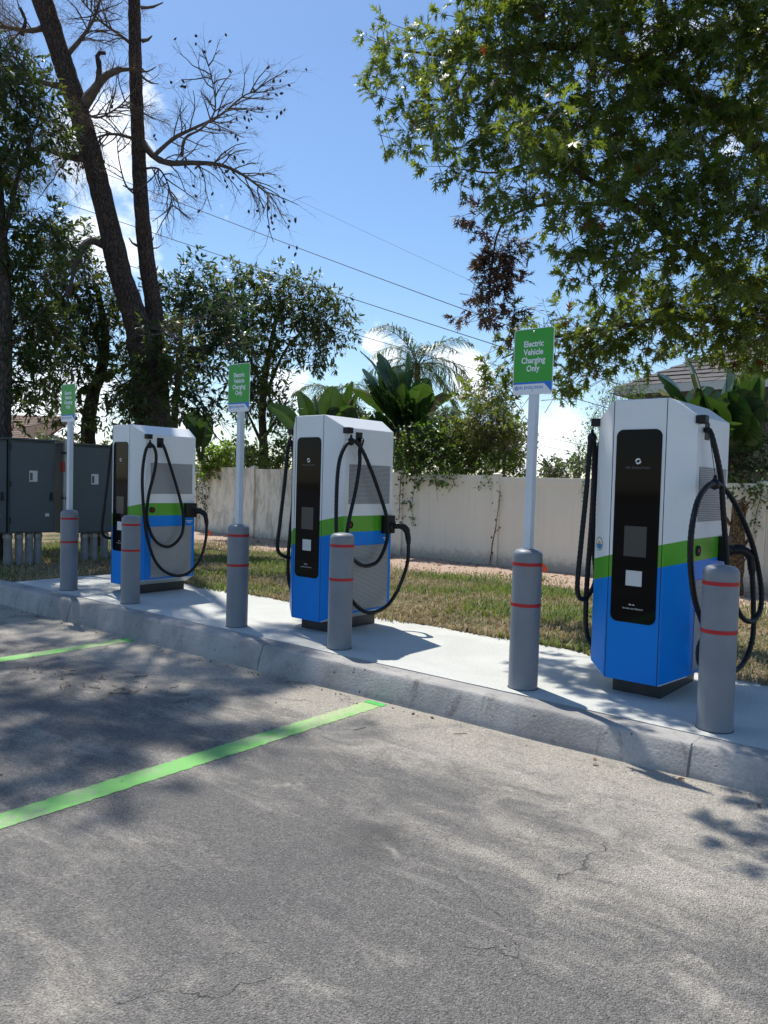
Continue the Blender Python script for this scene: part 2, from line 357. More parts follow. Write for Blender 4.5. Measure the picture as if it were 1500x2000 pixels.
def bark_mat(name, c1, c2, sc=(5, 5, 1.3), bump=1.):
    m, t, b = base_mat(name); tcn = N(t, 'ShaderNodeTexCoord'); v = mapped(t, tcn.outputs['Object'], scale=sc)
    n1 = noise(t, v, 3., 7, .68, .4); vo = N(t, 'ShaderNodeTexVoronoi', feature='DISTANCE_TO_EDGE', i_Scale=2.6); t.links.new(v, vo.inputs['Vector'])
    c = mixrgb(t, mrange(t, n1, .35, .65), c1, c2); c = mixrgb(t, mrange(t, vo.outputs['Distance'], .09, .0, 0, .45), c, tuple(x*.35 for x in c1[:3]))
    t.links.new(c, b.inputs['Base Color']); b.inputs['Roughness'].default_value = .95; b.inputs['Specular IOR Level'].default_value = .2
    h = math_n(t, 'ADD', n1, mrange(t, vo.outputs['Distance'], 0, .14))
    bn = N(t, 'ShaderNodeBump', i_Strength=bump, i_Distance=.04); t.links.new(h, bn.inputs['Height']); t.links.new(bn.outputs[0], b.inputs['Normal'])
    return m
def shingle_mat(name, c1, c2):
    m, t, b = base_mat(name); tcn = N(t, 'ShaderNodeTexCoord'); v = tcn.outputs['Object']
    n1 = noise(t, v, 6, 5, .7); c = mixrgb(t, n1, c1, c2)
    t.links.new(c, b.inputs['Base Color']); b.inputs['Roughness'].default_value = .95
    return m

M = dict(
    asphalt=asphalt_mat(), line=paint_line_mat(), ground=ground_mat(), vinyl=vinyl_mat(), grille=grille_mat(),
    line_fresh=mat('fresh_green_paint', (.05, .42, .07), .7, c2=(.09, .5, .1), bump=.3, bscale=90),
    pad=concrete_mat('new_concrete', (.5, .505, .47, 1), (.58, .58, .54, 1), False, .06, .25),
    kerb=concrete_mat('kerb_concrete', (.27, .26, .25, 1), (.43, .412, .39, 1), True, .8, .9),
    white=mat('white_powder_coat', (.78, .79, .79), .34, c2=(.74, .75, .75), scale=3, spec=.5, bump=.015, bscale=260),
    green=mat('green_vinyl_wrap', (.075, .33, .012), .32, c2=(.085, .36, .016), scale=3),
    blue=mat('blue_vinyl_wrap', (.0, .205, .68), .38, c2=(.0, .215, .71), scale=3, spec=.2),
    seam=mat('dark_gap', (.02, .02, .022), .8),
    black=mat('black_plastic', (.007, .007, .009), .45, c2=(.011, .011, .012), scale=30, spec=.3),
    rubber=mat('black_cable_rubber', (.006, .0062, .008), .5, c2=(.009, .009, .011), scale=20, spec=.3),
    glass=mat('black_glass', (.003, .003, .004), .05, spec=.12, bump=.004, bscale=3),
    screen=mat('unlit_screen', (.05, .052, .052), .25, spec=.4),
    printw=mat('white_print', (.7, .7, .7), .5), printg=mat('grey_print', (.09, .09, .092), .5),
    stick=mat('sticker_paper', (.6, .61, .6), .5),
    plinth=mat('plinth_steel', (.014, .017, .022), .5, c2=(.03, .032, .035), scale=6),
    red=mat('red_plastic', (.3, .01, .009), .5), redband=mat('red_reflective_tape', (.4, .006, .012), .5),
    sleeve=mat('grey_bollard_sleeve', (.165, .183, .21), .46, c2=(.205, .222, .248), scale=3.5, bump=.05, bscale=40, rvar=.06),
    post=mat('painted_square_post', (.66, .69, .73), .38, c2=(.6, .63, .67), scale=6),
    signw=mat('sign_white', (.78, .79, .8), .4), signg=mat('sign_green', (.035, .33, .02), .42, c2=(.04, .35, .024), scale=4),
    signb=mat('sign_blue', (.01, .16, .62), .4), steel=mat('galvanised_steel', (.34, .36, .37), .45, metal=.6, c2=(.25, .26, .27), scale=12),
    alu=mat('sign_aluminium', (.5, .5, .5), .4, metal=.7),
    cab=mat('slate_cabinet_paint', (.06, .08, .09), .5, c2=(.072, .092, .102), scale=2.5, rvar=.08, bump=.02, bscale=60),
    conduit=mat('grey_conduit', (.25, .27, .29), .6, c2=(.17, .18, .19), scale=5),
    bark_pine=bark_mat('pine_bark', (.06, .045, .039, 1), (.15, .108, .088, 1), (11, 11, 3.2), .9),
    bark_oak=bark_mat('oak_bark', (.05, .043, .036, 1), (.12, .1, .085, 1), (7, 7, 2.5), .8),
    twig=mat('twig_bark', (.075, .058, .047), .9, c2=(.13, .105, .085), scale=9),
    cone=mat('cone_scale', (.05, .036, .027), .9, c2=(.09, .065, .045), scale=40),
    palm_trunk=bark_mat('palm_fibre', (.12, .08, .05, 1), (.26, .18, .11, 1), (9, 9, 5), 1.),
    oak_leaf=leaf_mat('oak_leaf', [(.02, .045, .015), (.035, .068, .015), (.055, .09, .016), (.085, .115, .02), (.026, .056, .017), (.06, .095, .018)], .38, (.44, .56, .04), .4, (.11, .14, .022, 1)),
    oak_dead=leaf_mat('dead_oak_leaf', [(.06, .036, .024), (.11, .064, .04), (.05, .03, .02), (.15, .095, .06)], .18, (.2, .1, .05), .7),
    oak_rust=leaf_mat('rusty_oak_leaf', [(.1, .03, .015), (.14, .05, .02)], .3, (.3, .07, .02), .6),
    laurel=leaf_mat('laurel_oak_leaf', [(.016, .036, .014), (.025, .052, .016), (.045, .075, .02), (.02, .045, .018)], .3, (.36, .46, .05)),
    laurel2=leaf_mat('glossy_dark_leaf', [(.011, .03, .016), (.02, .046, .02), (.014, .038, .018)], .22, (.2, .38, .06), .32),
    hedge=leaf_mat('hedge_leaf', [(.02, .055, .014), (.045, .1, .02), (.03, .07, .016)], .36, (.36, .6, .05)),
    bright=leaf_mat('bright_hedge_leaf', [(.06, .13, .02), (.11, .19, .025), (.08, .16, .03)], .45, (.5, .75, .06)),
    yellow=leaf_mat('yellowing_leaf', [(.07, .09, .015), (.12, .12, .02), (.05, .08, .015)], .4, (.5, .5, .04)),
    paddle=leaf_mat('paddle_leaf', [(.016, .045, .016), (.024, .065, .018), (.03, .06, .02)], .2, (.2, .4, .04), .28),
    frond=leaf_mat('palm_frond', [(.03, .06, .03), (.05, .09, .04)], .3, (.25, .4, .08)),
    needle=leaf_mat('dry_pine_needle', [(.09, .055, .035), (.13, .08, .045), (.05, .05, .028)], .25, (.3, .18, .06), .7),
    needleg=leaf_mat('pine_needle', [(.025, .05, .02), (.04, .07, .025)], .2, (.2, .3, .05), .6),
    far=leaf_mat('far_leaf', [(.03, .055, .022), (.045, .075, .03), (.035, .06, .028)], .3, (.3, .42, .08)),
    grass_g=leaf_mat('green_grass', [(.075, .14, .025), (.13, .2, .045), (.1, .165, .035)], .35, (.35, .45, .06), .6),
    grass_o=leaf_mat('olive_grass', [(.16, .17, .06), (.22, .2, .08)], .3, (.4, .4, .08), .7),
    grass_s=leaf_mat('straw_grass', [(.42, .34, .2), (.3, .23, .13), (.52, .43, .27)], .25, (.5, .38, .16), .8),
    litter=leaf_mat('leaf_litter', [(.14, .075, .04), (.22, .13, .07), (.09, .05, .03), (.28, .18, .1)], .15, (.3, .16, .06), .85),
    roof=shingle_mat('roof_shingle', (.085, .08, .08, 1), (.165, .155, .15, 1)), roof2=shingle_mat('brown_shingle', (.2, .13, .1, 1), (.28, .19, .15, 1)),
    wall=mat('dark_stucco', (.07, .078, .088), .85, c2=(.09, .098, .108), scale=4, bump=.2, bscale=30), wallc=mat('cream_stucco', (.5, .44, .36), .9, c2=(.54, .48, .4)),
    fascia=mat('painted_fascia', (.45, .5, .48), .6), windowg=mat('window_pane', (.02, .025, .03), .08),
    wire=mat('weathered_wire', (.04, .042, .045), .6), orange=mat('orange_flag', (.8, .09, .02), .6),
    s_green=mat('sticker_green', (.1, .32, .06), .5), s_yel=mat('sticker_yellow', (.75, .4, .03), .5), s_blue=mat('sticker_blue', (.03, .2, .5), .5),
)

# ------------------------------------------------------------------ ground, road, kerb, pad
def lawn_z(u, v):
    s = np.clip((np.asarray(v, float)-5.8)/7.2, 0, 1)
    return -.025 - .215*s*s*(3-2*s)*np.clip(1-(-np.asarray(u, float)-9)/14, .35, 1)
us = np.r_[-500, -200, -90, -50, -35, np.arange(-26, 8.01, .35), 12, 20, 45, 120, 400]
vs = np.r_[-400, -100, -30, -5, 4.19, 4.2, np.arange(4.4, 15, .3), 17, 22, 30, 50, 100, 250, 700]
GV = []; 
for v in vs:
    for u in us:
        z = -.5 if v < 4.195 else float(lawn_z(u, v)) + (.012*math.sin(u*3.1+v*1.7)*math.sin(v*2.3-u*.8) if 4.4 < v < 14 else 0)
        GV.append((u, v, z))
nu = len(us); GF = [(j*nu+i, j*nu+i+1, (j+1)*nu+i+1, (j+1)*nu+i) for j in range(len(vs)-1) for i in range(nu-1)]
g = MB().add(GV, GF).build('ground', M['ground'], smooth=True); tag(g, kind='structure')
rd = MB(); ru = np.unique(np.r_[-150, -60, np.arange(-20, 8.01, .25), -9.1, -6.03, -3.33, -2.03, -.9, 30, 90]); rv = np.r_[-80, -20, np.arange(-4, 4.01, .5), 4.12]
V = [(u, v, road_z(u)) for v in rv for u in ru]; n = len(ru)
road = rd.add(V, [(j*n+i, j*n+i+1, (j+1)*n+i+1, (j+1)*n+i) for j in range(len(rv)-1) for i in range(n-1)]).build('road', M['asphalt']); tag(road, kind='structure')
def stripe(u0, u1, v0, v1, m):
    vv = np.arange(v0, v1+.001, .02); r = random.Random(int(u0*100)); V = []
    for v in vv:
        V += [(u0+r.gauss(0, .0035), v, road_z(u0)+.0025), (u1+r.gauss(0, .0035), v, road_z(u1)+.0025)]
    o = MB().add(V, [(2*i, 2*i+1, 2*i+3, 2*i+2) for i in range(len(vv)-1)]).build('painted_line', m, road); return o
stripe(-3.42, -3.262, -1.2, 3.965, M['line']); stripe(-6.47, -6.31, -1.2, 3.965, M['line']); stripe(-9.5, -9.34, -1.2, 3.965, M['line'])
stripe(-3.425, -3.258, 3.967, 4.045, M['line_fresh']); stripe(-6.475, -6.305, 3.967, 4.045, M['line_fresh'])
# kerb: sloping face, rounded nose, slightly uneven along its length
prof = [(4.055, -1.6), (4.055, -1.), (4.068, -.75), (4.088, -.42), (4.104, -.2), (4.114, -.085), (4.119, -.045), (4.127, -.016), (4.137, -.004), (4.16, .001), (4.278, .002), (4.281, -.03), (4.281, -1.6)]     # heights as a share of the kerb's drop
JT = (-13.7, -10.65, -7.62, -4.63, -1.27, 1.8)
ku = np.sort(np.r_[np.arange(-26, 8.01, .06), [j+q for j in JT for q in (-.008, -.0035, .0035, .008)]]); V = []; kr = np.random.default_rng(3)
w1 = np.convolve(kr.normal(0, 1, len(ku)+24), np.ones(25)/25, 'valid')*.012
w2 = np.convolve(kr.normal(0, 1, len(ku)+8), np.ones(9)/9, 'valid')*.004
for i, u in enumerate(ku):
    for k, (v, z) in enumerate(prof):
        j = (w1[i]+w2[i]+kr.normal(0, .0012)) if k < 8 else 0
        if 0 < k < 11 and min(abs(u-q) for q in JT) < .004: j += .014; z -= .012 if k > 7 else 0
        V.append((u, v+j, (z*-road_z(u) if z < -.002 else z) + (kr.normal(0, .0014) if 3 < k < 9 else 0)))
n = len(prof); F = [(i*n+k, (i+1)*n+k, (i+1)*n+k+1, i*n+k+1) for i in range(len(ku)-1) for k in range(n-1)]
kerb = MB().add(V, [f[::-1] for f in F]).build('kerb', M['kerb']); smooth_by_angle(kerb, .5); tag(kerb, kind='structure')
pad = MB(); pr = np.random.default_rng(5); un = np.arange(-9.37, 7.99, .12)
front = [(u, 4.302+abs(pr.normal(0, .004)), 0.) for u in un]; back = [(u, 5.80+pr.normal(0, .006), 0.) for u in un]; k = len(un)
V = front+back+[(x, y, -.3) for x, y, z in front]+[(x, y, -.3) for x, y, z in back]
F = [(i, i+1, k+i+1, k+i) for i in range(k-1)]+[(2*k+i, 2*k+i+1, i+1, i) for i in range(k-1)]+[(k+i, k+i+1, 3*k+i+1, 3*k+i) for i in range(k-1)]+[(0, k, 3*k, 2*k), (k-1, 3*k-1, 4*k-1, 2*k-1)]
pad = pad.add(V, F).build('concrete_pad', M['pad']); tag(pad, kind='structure')

# ------------------------------------------------------------------ text to mesh
def text_mesh(body, size, bold=0., sx=1.):
    cu = bpy.data.curves.new('lettering', 'FONT'); cu.body = body; cu.size = size; cu.align_x = 'CENTER'; cu.align_y = 'CENTER'; cu.offset = bold; cu.resolution_u = 3
    o = bpy.data.objects.new('lettering', cu); col.objects.link(o)
    me = bpy.data.meshes.new_from_object(o.evaluated_get(bpy.context.evaluated_depsgraph_get()))
    bpy.data.objects.remove(o); bpy.data.curves.remove(cu)
    for v in me.vertices: v.co = (v.co.x*sx, 0, v.co.y)       # upright, facing -Y
    return me
def lettering(name, body, size, m, loc, parent, bold=0., sx=1.):
    me = text_mesh(body, size, bold, sx); me.materials.clear(); me.materials.append(m)
    o = bpy.data.objects.new(name, me); link(o, parent); o.location = loc; return o
def disc(mb, r0, r1, c, n=24, a0=0, a1=2*math.pi, mi=0):     # ring in the XZ plane facing -Y
    V = []; F = []
    for k in range(n+1):
        a = a0+(a1-a0)*k/n
        V += [(c[0]+r0*math.cos(a), c[1], c[2]+r0*math.sin(a)), (c[0]+r1*math.cos(a), c[1], c[2]+r1*math.sin(a))]
    for k in range(n): F.append((2*k, 2*k+1, 2*k+3, 2*k+2)[::-1] if False else (2*k, 2*k+2, 2*k+3, 2*k+1))
    mb.add(V, F, mi); return mb
def rounded_rect(x0, z0, x1, z1, r, n=6):
    P = []
    for cx, cz, a in ((x1-r, z0+r, -90), (x1-r, z1-r, 0), (x0+r, z1-r, 90), (x0+r, z0+r, 180)):
        for k in range(n+1):
            t = math.radians(a+90*k/n); P.append((cx+r*math.cos(t), cz+r*math.sin(t)))
    return P
def plate(P, y0, y1):                                         # prism of an XZ outline between y0 (front) and y1
    k = len(P); V = [(x, y0, z) for x, z in P]+[(x, y1, z) for x, z in P]
    return MB().add(V, [tuple(range(k)), tuple(range(2*k-1, k-1, -1))]+[(i, k+i, k+(i+1) % k, (i+1) % k) for i in range(k)])

# ------------------------------------------------------------------ chargers
def charger_body(parent):
    hw, ow, yf, yc, yb, z0, z1, zt, zb = .178, .32, -.425, -.315, .345, .10, 1.89, 1.785, .17
    P = []
    for s in (-1, 1):
        P += [(s*hw, yf, z0), (s*hw, yf, z1), (s*hw, yb, z1), (s*hw, yb, z0), (s*ow, yc, zb), (s*ow, yc, zt), (s*ow, yb, zb), (s*ow, yb, zt)]
    bm = bmesh.new(); vs_ = [bm.verts.new(p) for p in P]
    bmesh.ops.convex_hull(bm, input=vs_)
    bmesh.ops.dissolve_limit(bm, angle_limit=.02, verts=bm.verts, edges=bm.edges)
    bmesh.ops.bevel(bm, geom=list(bm.edges), offset=.006, segments=2, affect='EDGES', profile=.5)
    nrm = Vector((-.27, 0, 1)).normalized()
    for zc in (.94, .80):
        bmesh.ops.bisect_plane(bm, geom=list(bm.verts)+list(bm.edges)+list(bm.faces), plane_co=(0, 0, zc), plane_no=nrm)
    bm.faces.ensure_lookup_table()
    for f in bm.faces:
        c = f.calc_center_median(); h = c.z-.27*c.x
        f.material_index = 0 if h > .94 else 1 if h > .80 else 2
        if abs(f.normal.x) > .3 and f.normal.z < -.3 and c.z < .3: f.material_index = 0
        f.smooth = False
    me = bpy.data.meshes.new('cabinet_shell'); bm.to_mesh(me); bm.free()
    for m in ('white', 'green', 'blue'): me.materials.append(M[m])
    return link(bpy.data.objects.new('cabinet_shell', me), parent)
def make_charger():
    t = empty('ev_charger')
    charger_body(t)
    MB().box((-.16, -.315, 0), (.16, .33, .102)).build('plinth', M['plinth'], t, bevel=.004)
    for s in (-1, 1):
        MB().box((s*.169-.0022, -.4262, .104), (s*.169+.0022, -.42, 1.886)).build('door_seam', M['seam'], t)
    P = rounded_rect(-.146, .477, .146, 1.70, .045)
    gl = plate(P, -.4295, -.42).build('glass_panel', M['glass'], t)
    MB().box((-.072, -.4302, .898), (.072, -.428, 1.09)).build('screen', M['screen'], gl)
    MB().box((-.052, -.4302, .712), (.052, -.428, .809)).build('sticker', M['stick'], gl)
    mb = MB(); disc(mb, .009, .019, (0, -.4301, 1.5), 20, math.radians(35), math.radians(190)); disc(mb, .009, .019, (0, -.4301, 1.5), 20, math.radians(215), math.radians(370))
    mb.build('round_logo', M['printw'], gl)
    lettering('lettering', 'FPL EVOLUTION', .0185, M['printg'], (0, -.4301, 1.458), gl, .0003, 1.15)
    mb = MB(); disc(mb, .006, .011, (-.018, -.4301, .585), 8, .3, 2.6); disc(mb, .004, .009, (.003, -.4301, .586), 8, .2, 2.4)
    mb.build('maker_logo', M['printw'], gl)
    lettering('lettering', 'POWER ELECTRONICS', .013, M['printw'], (0, -.4301, .566), gl, 0, 1.)
    for s in (-1, 1):
        x = s*.32
        def bx(a, b, name, m, bev=0, par=t):
            x0, x1 = sorted((x+s*a[0], x+s*b[0])); return MB().box((x0, a[1], a[2]), (x1, b[1], b[2])).build(name, m, par, bevel=bev)
        for (y0, y1, za, zb_) in ((-.25, .30, 1.13, 1.475), (-.235, .30, .19, .765)):
            MBb = MB(); k = 0                                       # saw-toothed edge of the perforated sheet
            pts = [(y0, za)]; ny = int((zb_-za)/.012)
            L = []; Rr = []
            for i in range(ny+1):
                zz = za+(zb_-za)*i/ny; o = .004 if i % 2 else 0
                L.append((x+s*.0025, y0-o, zz)); Rr.append((x+s*.0025, y1+o, zz))
            Vv = [q for pr_ in zip(L, Rr) for q in pr_]
            Ff = [(2*i, 2*i+1, 2*i+3, 2*i+2) for i in range(ny)]
            MBb.add(Vv, [f if s > 0 else f[::-1] for f in Ff]).build('vent_grille', M['grille'], t)
        for (yy, zz) in ((-.243, .2), (-.243, .755), (.308, .2), (.308, .755), (-.258, 1.14), (-.258, 1.465), (.308, 1.14), (.308, 1.465)):
            bx((.0, yy-.004, zz-.004), (.005, yy+.004, zz+.004), 'screw', M['alu'], .0015)
        bx((.0003, .225, .815), (.0009, .315, .824), 'print_line', M['printw']); bx((.0003, .245, .798), (.0009, .295, .806), 'print_line', M['printw'])
        bx((-.002, -.18, 1.645), (.004, -.095, 1.755), 'cable_outlet', M['black'], .002)
        bx((-.01, -.335, 1.735), (.05, -.265, 1.787), 'cable_retractor', M['black'], .006)
        bx((-.002, .195, .86), (.045, .345, 1.025), 'holster', M['black'], .008)
    e = MB().lathe([(.033, 0), (.033, .012), (.026, .013), (.024, .003)], 20); e.v = [(.3205+p[2], -.23+p[0], .95+p[1]) for p in e.v]
    es = e.build('stop_button', M['seam'], t); e = MB().lathe([(.015, 0), (.017, .004), (.015, .008), (.008, .01)], 16); e.v = [(.324+p[2], -.23+p[0], .95+p[1]) for p in e.v]
    e.build('red_cap', M['red'], es, smooth=True)
    return t
CH = [(-7.765, 'at the far end, beside the cabinets'), (-4.795, 'in the middle of the three'), (-1.866, 'nearest the camera, with a round sun sticker')]
proto = make_charger(); chargers = []
for i, (u, d) in enumerate(CH):
    c = proto if i == 0 else copy_tree(proto)
    c.location = (u, 5.175, 0); tag(c, 'white, green and blue vehicle charger '+d, 'charger', 'vehicle chargers along the pad'); chargers.append(c)
def cable(parent, pts, name='charging_cable', rib=True):
    P = resample(spline(pts, 14), .0085); rad = [(.0178 if (i//2) % 2 else .0166) if rib else .017 for i in range(len(P))]
    return MB().tube(P, rad, 8).build(name, M['rubber'], parent, smooth=True)
def cable_set(parent, s, cu, loop, ball, plug, tether):
    """loop: (x, v, z) world path from outlet to plug; everything in the charger's own frame"""
    L = lambda p: (s*(p[0]+.048), p[1]-5.175-.045, p[2]-.006)
    c = cable(parent, [L(p) for p in loop])
    b = L(ball)
    mb = MB(); prof_ = [(.006, -.036), (.026, -.026), (.031, -.008), (.031, .01), (.02, .026), (.011, .032), (.011, .05), (.004, .056)]
    mb.lathe(prof_, 14, b); mb.build('cable_clamp', M['black'], c, smooth=True)
    MB().tube([(b[0], b[1], b[2]+.05), L(tether)], .0022, 5).build('tether_wire', M['black'], c)
    if plug:
        px, pv, pz = L(plug); mb = MB()
        mb.tube([(px-.03*s, pv-.012, pz), (px+.04*s, pv+.01, pz)], [.036, .036], 14)
        mb.tube(spline([(px+.03*s, pv+.006, pz), (px+.09*s, pv+.04, pz+.004), (px+.13*s, pv+.075, pz-.03), (px+.142*s, pv+.09, pz-.1), (px+.146*s, pv+.095, pz-.16)], 5), [.03]*6+[.031]*6+[.026]*6+[.021]*3, 12)
        mb.tube([(px+.05*s, pv+.015, pz+.03), (px+.10*s, pv+.05, pz+.032)], [.012, .01], 8)
        mb.build('plug_handle', M['black'], parent, smooth=True)
# far charger: loops seen clearly
def U(cu, pts): return [(p[0], p[1], p[2]) for p in pts]
cable_set(chargers[0], 1, 0, [(.272, 5.06, 1.70), (.31, 5.085, 1.69), (.33, 5.12, 1.60), (.34, 5.20, 1.38), (.345, 5.30, 1.10), (.35, 5.355, .87), (.355, 5.32, .66), (.36, 5.16, .545), (.36, 4.98, .62), (.35, 4.88, .84), (.35, 4.89, 1.10), (.345, 4.965, 1.38), (.345, 4.985, 1.55), (.345, 4.955, 1.65), (.345, 4.905, 1.675), (.345, 4.85, 1.60), (.345, 4.815, 1.35), (.35, 4.83, 1.0), (.355, 4.88, .66), (.365, 4.99, .38), (.375, 5.17, .235), (.385, 5.38, .22), (.40, 5.55, .37), (.42, 5.615, .6), (.438, 5.615, .79)],
          (.345, 4.905, 1.672), (.262+.03, 5.52, .935), (.325, 4.915, 1.76))
cable_set(chargers[1], 1, 0, [(.272, 5.09, 1.70), (.31, 5.085, 1.69), (.34, 5.02, 1.60), (.36, 5.0, 1.48), (.36, 4.955, 1.25), (.36, 4.89, 1.03), (.36, 4.86, .86), (.36, 4.90, .71), (.355, 5.02, .625), (.35, 5.14, .595), (.35, 5.29, .63), (.35, 5.40, .78), (.35, 5.415, .93), (.345, 5.39, 1.05), (.345, 5.26, 1.29), (.345, 5.147, 1.47), (.345, 5.04, 1.61), (.345, 4.955, 1.672), (.345, 4.90, 1.672), (.345, 4.83, 1.63), (.345, 4.762, 1.5), (.345, 4.738, 1.28), (.345, 4.745, .91), (.35, 4.79, .6), (.36, 4.90, .36), (.37, 5.06, .22), (.375, 5.22, .18), (.38, 5.42, .23), (.39, 5.57, .4), (.42, 5.63, .6), (.438, 5.615, .79)],
          (.345, 4.90, 1.672), (.262+.03, 5.52, .935), (.325, 4.915, 1.76))
cable_set(chargers[2], 1, 0, [(.272, 5.03, 1.71), (.31, 5.0, 1.705), (.345, 4.99, 1.62), (.37, 5.07, 1.42), (.38, 5.12, 1.2), (.385, 5.19, .98), (.40, 5.26, .72), (.44, 5.40, .52), (.47, 5.58, .47), (.48, 5.72, .55), (.47, 5.72, .72), (.45, 5.58, .96), (.42, 5.38, 1.17), (.39, 5.2, 1.31), (.37, 5.06, 1.37), (.366, 4.97, 1.375), (.366, 4.83, 1.36), (.366, 4.66, 1.27), (.37, 4.56, 1.1), (.37, 4.57, .9), (.375, 4.65, .7), (.38, 4.78, .56), (.37, 4.88, .47), (.365, 4.80, .38), (.37, 4.83, .28), (.385, 5.0, .2), (.41, 5.25, .16), (.44, 5.48, .19), (.46, 5.62, .34), (.45, 5.65, .56), (.438, 5.625, .79)],
          (.366, 4.97, 1.375), (.262+.03, 5.53, .935), (.325, 4.915, 1.755))
for i in range(3):                                             # the cable on the other flank
    k = (.0, .03, -.02)[i]
    cable_set(chargers[i], -1, 0, [(.272, 5.07, 1.70), (.30, 5.05, 1.69), (.315, 4.99, 1.55), (.315, 4.96, 1.2), (.32, 5.0, .9), (.325, 5.06, .72), (.33, 5.0, .62), (.335, 4.88, .60+k), (.335, 4.80, .68+k), (.33, 4.82, .95), (.325, 4.86, 1.3), (.325, 4.885, 1.56), (.325, 4.90, 1.65), (.325, 4.94, 1.665), (.325, 4.97, 1.5), (.33, 4.97, 1.1), (.33, 4.93, .6), (.335, 4.98, .32), (.34, 5.2, .2), (.35, 5.45, .25), (.41, 5.60, .5), (.438, 5.615, .79)],
              (.325, 4.92, 1.668), (.262+.03, 5.52, .935), (.31, 4.915, 1.76))
# round emblem on the near charger's chamfer
ss = Vector((-.268, -.356, .0)); nn = Vector((-.11, -.142, 0)).normalized(); tt = Vector((nn.y, -nn.x, 0))
mbs = MB()
for (r0, r1, a0, a1, mi) in ((.04, .046, 0, 2*math.pi, 0), (.034, .04, 0, 2*math.pi, 1), (0.0, .034, math.pi, 2*math.pi, 3), (0.0, .034, 0, math.pi, 1), (0., .02, 0, math.pi, 2)):
    d_ = MB(); disc(d_, r0, r1, (0, 0, 0), 24, a0, a1)
    off = .0012 + .0004*(mi == 2)
    mbs.add([tuple(ss + nn*(off) + tt*(p[0]) + Vector((0, 0, .958+p[2]))) for p in d_.v], d_.f, mi)
mbs.build('round_sticker', [M['s_green'], M['printw'], M['s_yel'], M['s_blue']], chargers[2])

# ------------------------------------------------------------------ bollards and signs
BR, BH = .096, .914
def sleeve_prof(flat):
    p = [(BR+.001, 0), (BR, .004), (BR, BH-.05)]
    R_ = .042 if flat else .05
    for k in range(1, 8):
        a = math.pi/2*k/7; p.append((BR-R_+R_*math.cos(a), BH-R_+R_*math.sin(a)-(0 if flat else .0)))
    p += [(.03, BH+.004), (.002, BH+.006)]
    return p
def add_bollard(t, flat):
    MB().lathe(sleeve_prof(flat), 40).build('sleeve', M['sleeve'], t, smooth=True)
    MB().lathe([(BR+.005, -.002), (BR+.004, .002), (BR+.001, .004)], 32).build('base_seal', M['seam'], t)
    for z in (.553, .819):
        MB().lathe([(BR-.001, z-.0115), (BR+.0014, z-.011), (BR+.0014, z+.011), (BR-.001, z+.0115)], 40).build('reflective_band', M['redband'], t)
def make_sign_bollard():
    t = empty('sign_bollard'); add_bollard(t, True)
    po = MB().box((-.026, -.026, .90), (.026, .026, 2.30)).build('post', M['post'], t, bevel=.005)
    sg = plate(rounded_rect(-.146, 1.917, .146, 2.342, .022), -.0300, -.0275).build('sign_plate', M['signw'], t)
    fld = rounded_rect(-.141, 1.998, .141, 2.337, .018)
    fld = [(x, z if z > 2.05 else 1.999) for x, z in fld]
    plate([(-.141, 1.9985), (.141, 1.9985)]+[p for p in rounded_rect(-.141, 1.998, .141, 2.337, .018) if p[1] > 2.1], -.0308, -.0302).build('green_field', M['signg'], sg)
    plate([(-.141, 1.986), (.086, 1.986), (.141, 1.930), (.141, 1.9982), (-.141, 1.9982)], -.0307, -.0302).build('blue_stripe', M['signb'], sg)
    for k, w in enumerate(('Electric', 'Vehicle', 'Charging', 'Only')):
        lettering('lettering', w, .0535, M['signw'], (0, -.0312, 2.241-k*.0525), sg, .0016, .9)
    mb = MB(); disc(mb, .005, .013, (-.116, -.0306, 1.961), 16, .6, 2*math.pi+.1); mb.build('round_logo', M['signb'], sg)
    lettering('lettering', 'FPL EVOLUTION', .024, M['signb'], (-.012, -.0306, 1.961), sg, .0004, 1.02)
    lettering('lettering', '12', .014, M['s_blue'], (0, -.0306, 1.941), sg)
    for z in (2.318, 1.94):
        b = MB().lathe([(.008, 0), (.008, .003), (.003, .005)], 10); b.v = [(p[0], -.0308-p[2], z+p[1]) for p in b.v]
        b.build('bolt', M['alu'], sg, smooth=True) if z > 2 else None
    return t
SB = [(-8.365, 'bollard in front of the electrical cabinets', -.004, .03), (-5.39, 'bollard left of the middle charger', .004, 0), (-2.478, 'bollard left of the near charger', .016, -.02)]
ps = make_sign_bollard()
for i, (u, l, lean, rz) in enumerate(SB):
    c = ps if i == 0 else copy_tree(ps); c.location = (u, 4.475, 0); c.rotation_euler = (0, lean*.4, rz)
    tag(c, 'grey '+l+' carrying a green charging sign on a post', 'sign', 'sign bollards along the kerb')
pb = empty('bollard'); add_bollard(pb, True)
for i, (u, l) in enumerate(((-7.105, 'far charger'), (-4.13, 'middle charger'), (-1.265, 'near charger'))):
    c = pb if i == 0 else copy_tree(pb); c.location = (u, 4.475, 0); c.rotation_euler = (0, (.001, .004, .002)[i], i*.7)
    tag(c, 'plain grey bollard with two red bands in front of the '+l, 'bollard', 'plain bollards along the kerb')

